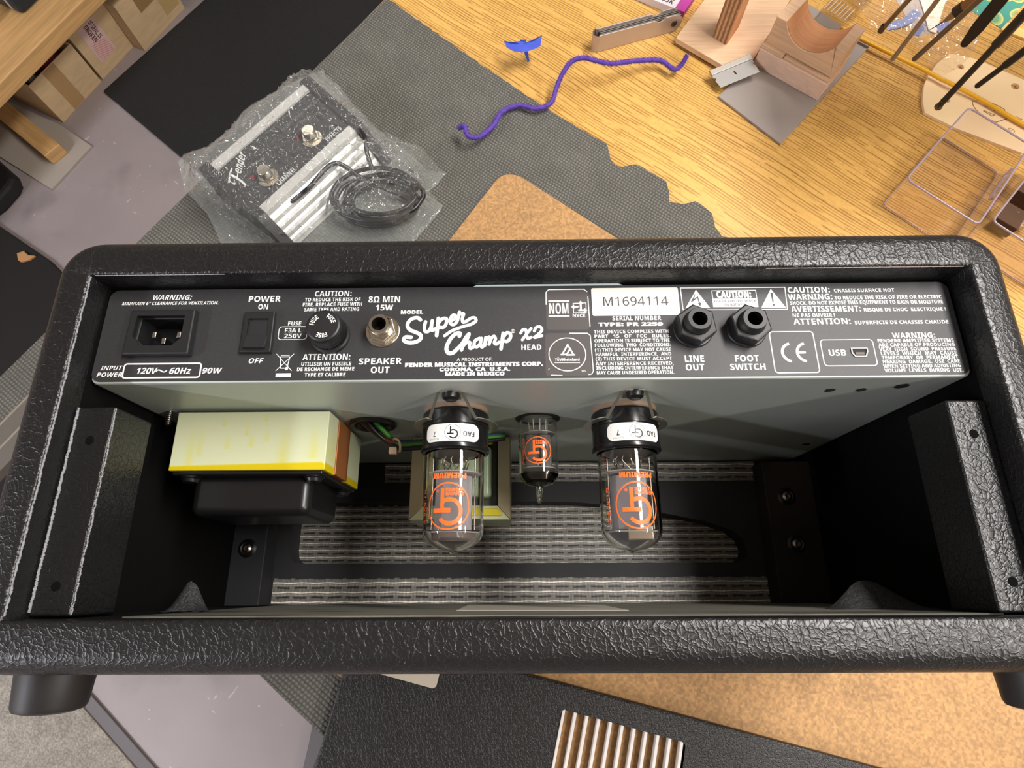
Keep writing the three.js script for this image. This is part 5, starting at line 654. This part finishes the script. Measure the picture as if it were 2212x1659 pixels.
// ================================================================ floor level
{
  const bx = (name, label, p, len, h, dep, open, extra) => {
    const f = [0.46, -0.888], a = Math.atan2(f[1], f[0]), t = thing(name, label, 'box', [p[0], FLOOR, p[1]]), y0 = FLOOR, y1 = FLOOR + h;
    part('front_panel', turnedBox(p, a, 0, len, -4, 0, y0, y1, 0.8), cardboard, t); part('side_panel', turnedBox(p, a, 0, 4, -dep, -4, y0, y1, 0.8), cardboard, t); part('side_panel', turnedBox(p, a, len - 4, len, -dep, -4, y0, y1, 0.8), cardboard, t); part('back_panel', turnedBox(p, a, 4, len - 4, -dep, 4 - dep, y0, y1, 0.8), cardboard, t); part('bottom_panel', turnedBox(p, a, 4, len - 4, 4 - dep, -4, y0, y0 + 4, 0.5), cardboard, t);
    extra?.(t, (u0, u1, v0, v1, w0, w1, r) => turnedBox(p, a, u0, u1, v0, v1, w0, w1, r), y1); return t;
  };
  bx('cardboard_box', 'open cardboard box holding dark and crimson scraps, nearest the maple rail', [-1320.7, -1146.8], 170, 131, 260, true, (t, b) => part('tape', b(52, 96, -0.4, 0.6, FLOOR + 2, FLOOR + 130, 0.2), mat(0xa8885c, 0.4), t, 'strip of tan tape'));
  bx('cardboard_box', 'cardboard box with a torn pink warning label, middle of the three', [-1240.4, -1305.9], 144, 146, 260, true, (t, b, y1) => {
    const cv = canvasTex(512, 256, (g) => { g.fillStyle = '#d3b2ae'; g.fillRect(0, 0, 512, 256); g.strokeStyle = '#c98a86'; g.lineWidth = 10; for (let i = 0; i < 12; i++) { g.beginPath(); g.moveTo(230 + i * 28, 240); g.lineTo(330 + i * 28, 20); g.stroke(); } g.fillStyle = '#d3b2ae'; g.fillRect(0, 0, 250, 256); g.fillRect(0, 0, 512, 22); g.fillRect(0, 234, 512, 22); g.fillStyle = '#3a2b2c'; fit(g, 'IF SEAL IS', 20, 270, 96, 58, 'b'); fit(g, 'BROKEN', 20, 270, 172, 58, 'b'); });
    const g = new THREE.PlaneGeometry(104, 64), f = [0.46, -0.888], a = Math.atan2(f[1], f[0]); g.rotateZ(-Math.PI / 2).translate(62, FLOOR + 88, 0.5).rotateY(-a).translate(-1240.4, 0, -1305.9);
    part('warning_label', g, mat(0xffffff, 0.6, { map: cv, side: THREE.DoubleSide }), t, 'torn pink and white warning label'); });
  bx('cardboard_box', 'taped cardboard box farthest from the maple rail', [-1134.8, -1414.5], 198, 144, 260, false, (t, b, y1) => { part('flap', b(2, 196, -256, -2, y1, y1 + 3, 1), cardboard, t); part('tape', b(60, 120, -200, 0.6, y1 + 2, y1 + 3.4, 0.3), tapeTan, t); part('tape', b(60, 120, -0.6, 0.7, y1 - 60, y1 + 3, 0.3), tapeTan, t); part('tape', b(130, 190, -0.5, 0.6, y1 - 120, y1, 0.2), mat(0xb59a6c, 0.4), t); });
  const lump = (x, z, y, sx, sy, sz, s) => { const g = new THREE.IcosahedronGeometry(1, 5), p = g.attributes.position; for (let i = 0; i < p.count; i++) { const v = new THREE.Vector3().fromBufferAttribute(p, i), k = 0.8 + 0.4 * fbm(v.x * 2 + 40, v.y * 2 + v.z * 2 + 40, 999, 999, s, 3); p.setXYZ(i, v.x * k * sx, v.y * k * sy, v.z * k * sz); } g.computeVertexNormals(); return triUV(g.translate(x, y, z)); };
  const Y = FLOOR + 5;
  single('crimson_scrap', lump(-1340, -1286, Y + 78, 36, 40, 34, 1), mat(0x6d1030, 0.8), 'crimson scrap in the open cardboard box', 'scrap', [-1338, Y, -1278]);
  single('dark_cloth', lump(-1394, -1237, Y + 60, 38, 56, 40, 2), mat(0x1c1719, 0.8), 'dark crumpled cloth in the open box nearest the maple rail', 'cloth', [-1408, Y, -1210]);
  single('grey_cloth', lump(-1358, -1212, Y + 60, 18, 48, 18, 3), mat(0x6f6a6a, 0.7), 'grey scrap beside the crimson scrap in the open box', 'cloth', [-1368, Y, -1192]);
  single('dark_cloth', lump(-1318, -1428, Y + 66, 38, 60, 46, 4), mat(0x2a1f1c, 0.8), 'dark cloth in the box with the pink label', 'cloth', [-1316, Y, -1370]);
  single('white_packet', turnedBox([-1205, -1425], Math.atan2(-0.888, 0.46), 0, 60, -70, 0, FLOOR + 146, FLOOR + 158, 2), mat(0xb9b4b4, 0.5), 'pale packet lying across the two farther cardboard boxes', 'packet', [-1205, FLOOR + 146, -1425]);
  single('anti_fatigue_mat', plate([[-1221.6, -1251.9], [-546, -658], [-230, -1130], [-560, -2200], [-588, -2200]], FLOOR, FLOOR + 12, 4), mat(0x1c1c1d, 0.8, { bumpMap: tex(256, 256, (u, v) => noise(u * 64, v * 64, 64, 64, 170), false, [200, 200]), bumpScale: 0.0008 }), 'large black floor mat beyond the bench', 'mat', [-800, FLOOR, -1200]);
  single('floor_mat', plate([[-1660, -960], [-1411, -797], [-1235, -682], [-1100, -560], [-900, -300], [-1200, 40], [-1700, 0]], FLOOR, FLOOR + 14, 4), mat(0x161413, 0.85), 'black floor mat left of the bench with a chip of wood on it', 'mat', [-1300, FLOOR, -500]);
  single('wood_chip', plate([[-1322, -700], [-1305, -706], [-1290, -694], [-1272, -692], [-1284, -680], [-1306, -674], [-1314, -680]], FLOOR + 14, FLOOR + 22, 2), mat(0xb8895a, 0.8), 'small splintered wood chip on the black floor mat', 'chip', [-1300, FLOOR + 14, -690]);
  single('black_case', plate([[-1700, -1100], [-1490, -1030], [-1388, -944], [-1374, -920], [-1376, -896], [-1400, -846], [-1430, -812], [-1470, -780], [-1700, -760]], FLOOR, FLOOR + 46, 10), mat(0x121213, 0.6), 'rounded black case at the left edge below the maple rail', 'case', [-1500, FLOOR, -920]);
  single('grey_board', plate([[-1214.6, -1056], [-1292.1, -910.8], [-1700, -1170], [-1700, -1325], [-1480, -1212], [-1325, -1134]], FLOOR + 0.2, FLOOR + 7, 0.5), mat(0xa79e93, 0.85), 'grey board on the floor under the maple rail', 'board', [-1350, FLOOR, -1050]);
  // other workbench of maple with a sled foot
  const f = [0.46, -0.888], a = Math.atan2(f[1], f[0]), t = thing('maple_table', 'pale maple table whose edge overhangs the cardboard boxes', 'table', [-1400, FLOOR + 7, -1000]), O = [-1271, -1040];
  part('table_top', turnedBox(O, a, -800, 1000, -800, 0, -922, -880, 4), mapleMat, t); part('foot_rail', turnedBox([-1306, -993], Math.atan2(-0.63, -0.777), 0, 560, 0, 50, FLOOR + 7, -1085, 2), mapleMat, t, 'square maple foot rail'); part('post', turnedBox([-1306, -993], Math.atan2(-0.63, -0.777), 420, 480, 2, 48, -1085, -922, 2), mapleMat, t);
  const navy = mat(0xffffff, 0.35, { map: canvasTex(256, 256, (g) => { g.fillStyle = '#142430'; g.fillRect(0, 0, 256, 256); g.strokeStyle = '#a9b0b4'; g.lineWidth = 4; g.beginPath(); g.moveTo(0, 60); g.lineTo(120, 90); g.lineTo(150, 220); g.moveTo(120, 90); g.lineTo(170, 30); g.stroke(); }) });
  const pk = turnedBox([-1269, -1260], a, 0, 200, -180, 0, -880, -826, 10), pp = pk.attributes.position; for (let i = 0; i < pp.count; i++) pk.attributes.uv.setXY(i, (pp.getX(i) + 1480) / 310, (pp.getZ(i) + 1520) / 310);
  single('navy_package', pk, navy, 'dark navy package with thin white lines on the maple table', 'package', [-1310, -880, -1290]);
  single('white_cup', turned([[0.1, -880], [19, -880], [24, -832], [21.5, -832], [18, -875]], 'y', [-1352, 0, -1222], 28), mat(0xe4e0d8, 0.5), 'white cup at the left edge of the maple table', 'cup', [-1352, -880, -1222]);
  // carpet with a bevelled border, and a grey tapered thing beside the bench
  const r = thing('floor_rug', 'greige woven rug with a grey border strip on the floor', 'rug', [-1000, FLOOR, 400]);
  const pile = tex(256, 256, (u, v) => { const t2 = 0.84 + 0.24 * (noise(u * 56, v * 70, 56, 70, 180) - 0.5) + 0.16 * (fbm(u * 8, v * 8, 8, 8, 181, 3) - 0.5); return [0.69 * t2, 0.665 * t2, 0.62 * t2]; }, true, [150, 150]);
  part('pile', plate([[-1700, -290], [-1300, 40], [-923, 355], [-774, 478], [-420, 770], [-800, 1300], [-1700, 1300]], FLOOR, FLOOR + 9, 1.5, [], 0.66), mat(0xffffff, 0.95, { map: pile, bumpMap: pile, bumpScale: 0.0015 }), r);
  part('border', plate([[-1300, 40], [-923, 355], [-774, 478], [-420, 770], [-396, 745], [-742, 474], [-898, 345], [-1275, 30]], FLOOR, FLOOR + 6, 1.5), mat(0x6f6c6e, 0.7), r, 'grey border strip');
  single('tapered_wedge', plate([[-424, 396], [-396, 404], [-392, 420], [-402, 452], [-420, 500], [-440, 540], [-436, 480], [-428, 430]], FLOOR, FLOOR + 30, 5), mat(0x5b595b, 0.5), 'grey tapered plastic wedge beside the black rear cover', 'wedge', [-415, FLOOR, 450]);
}
renderer.render(scene, camera);
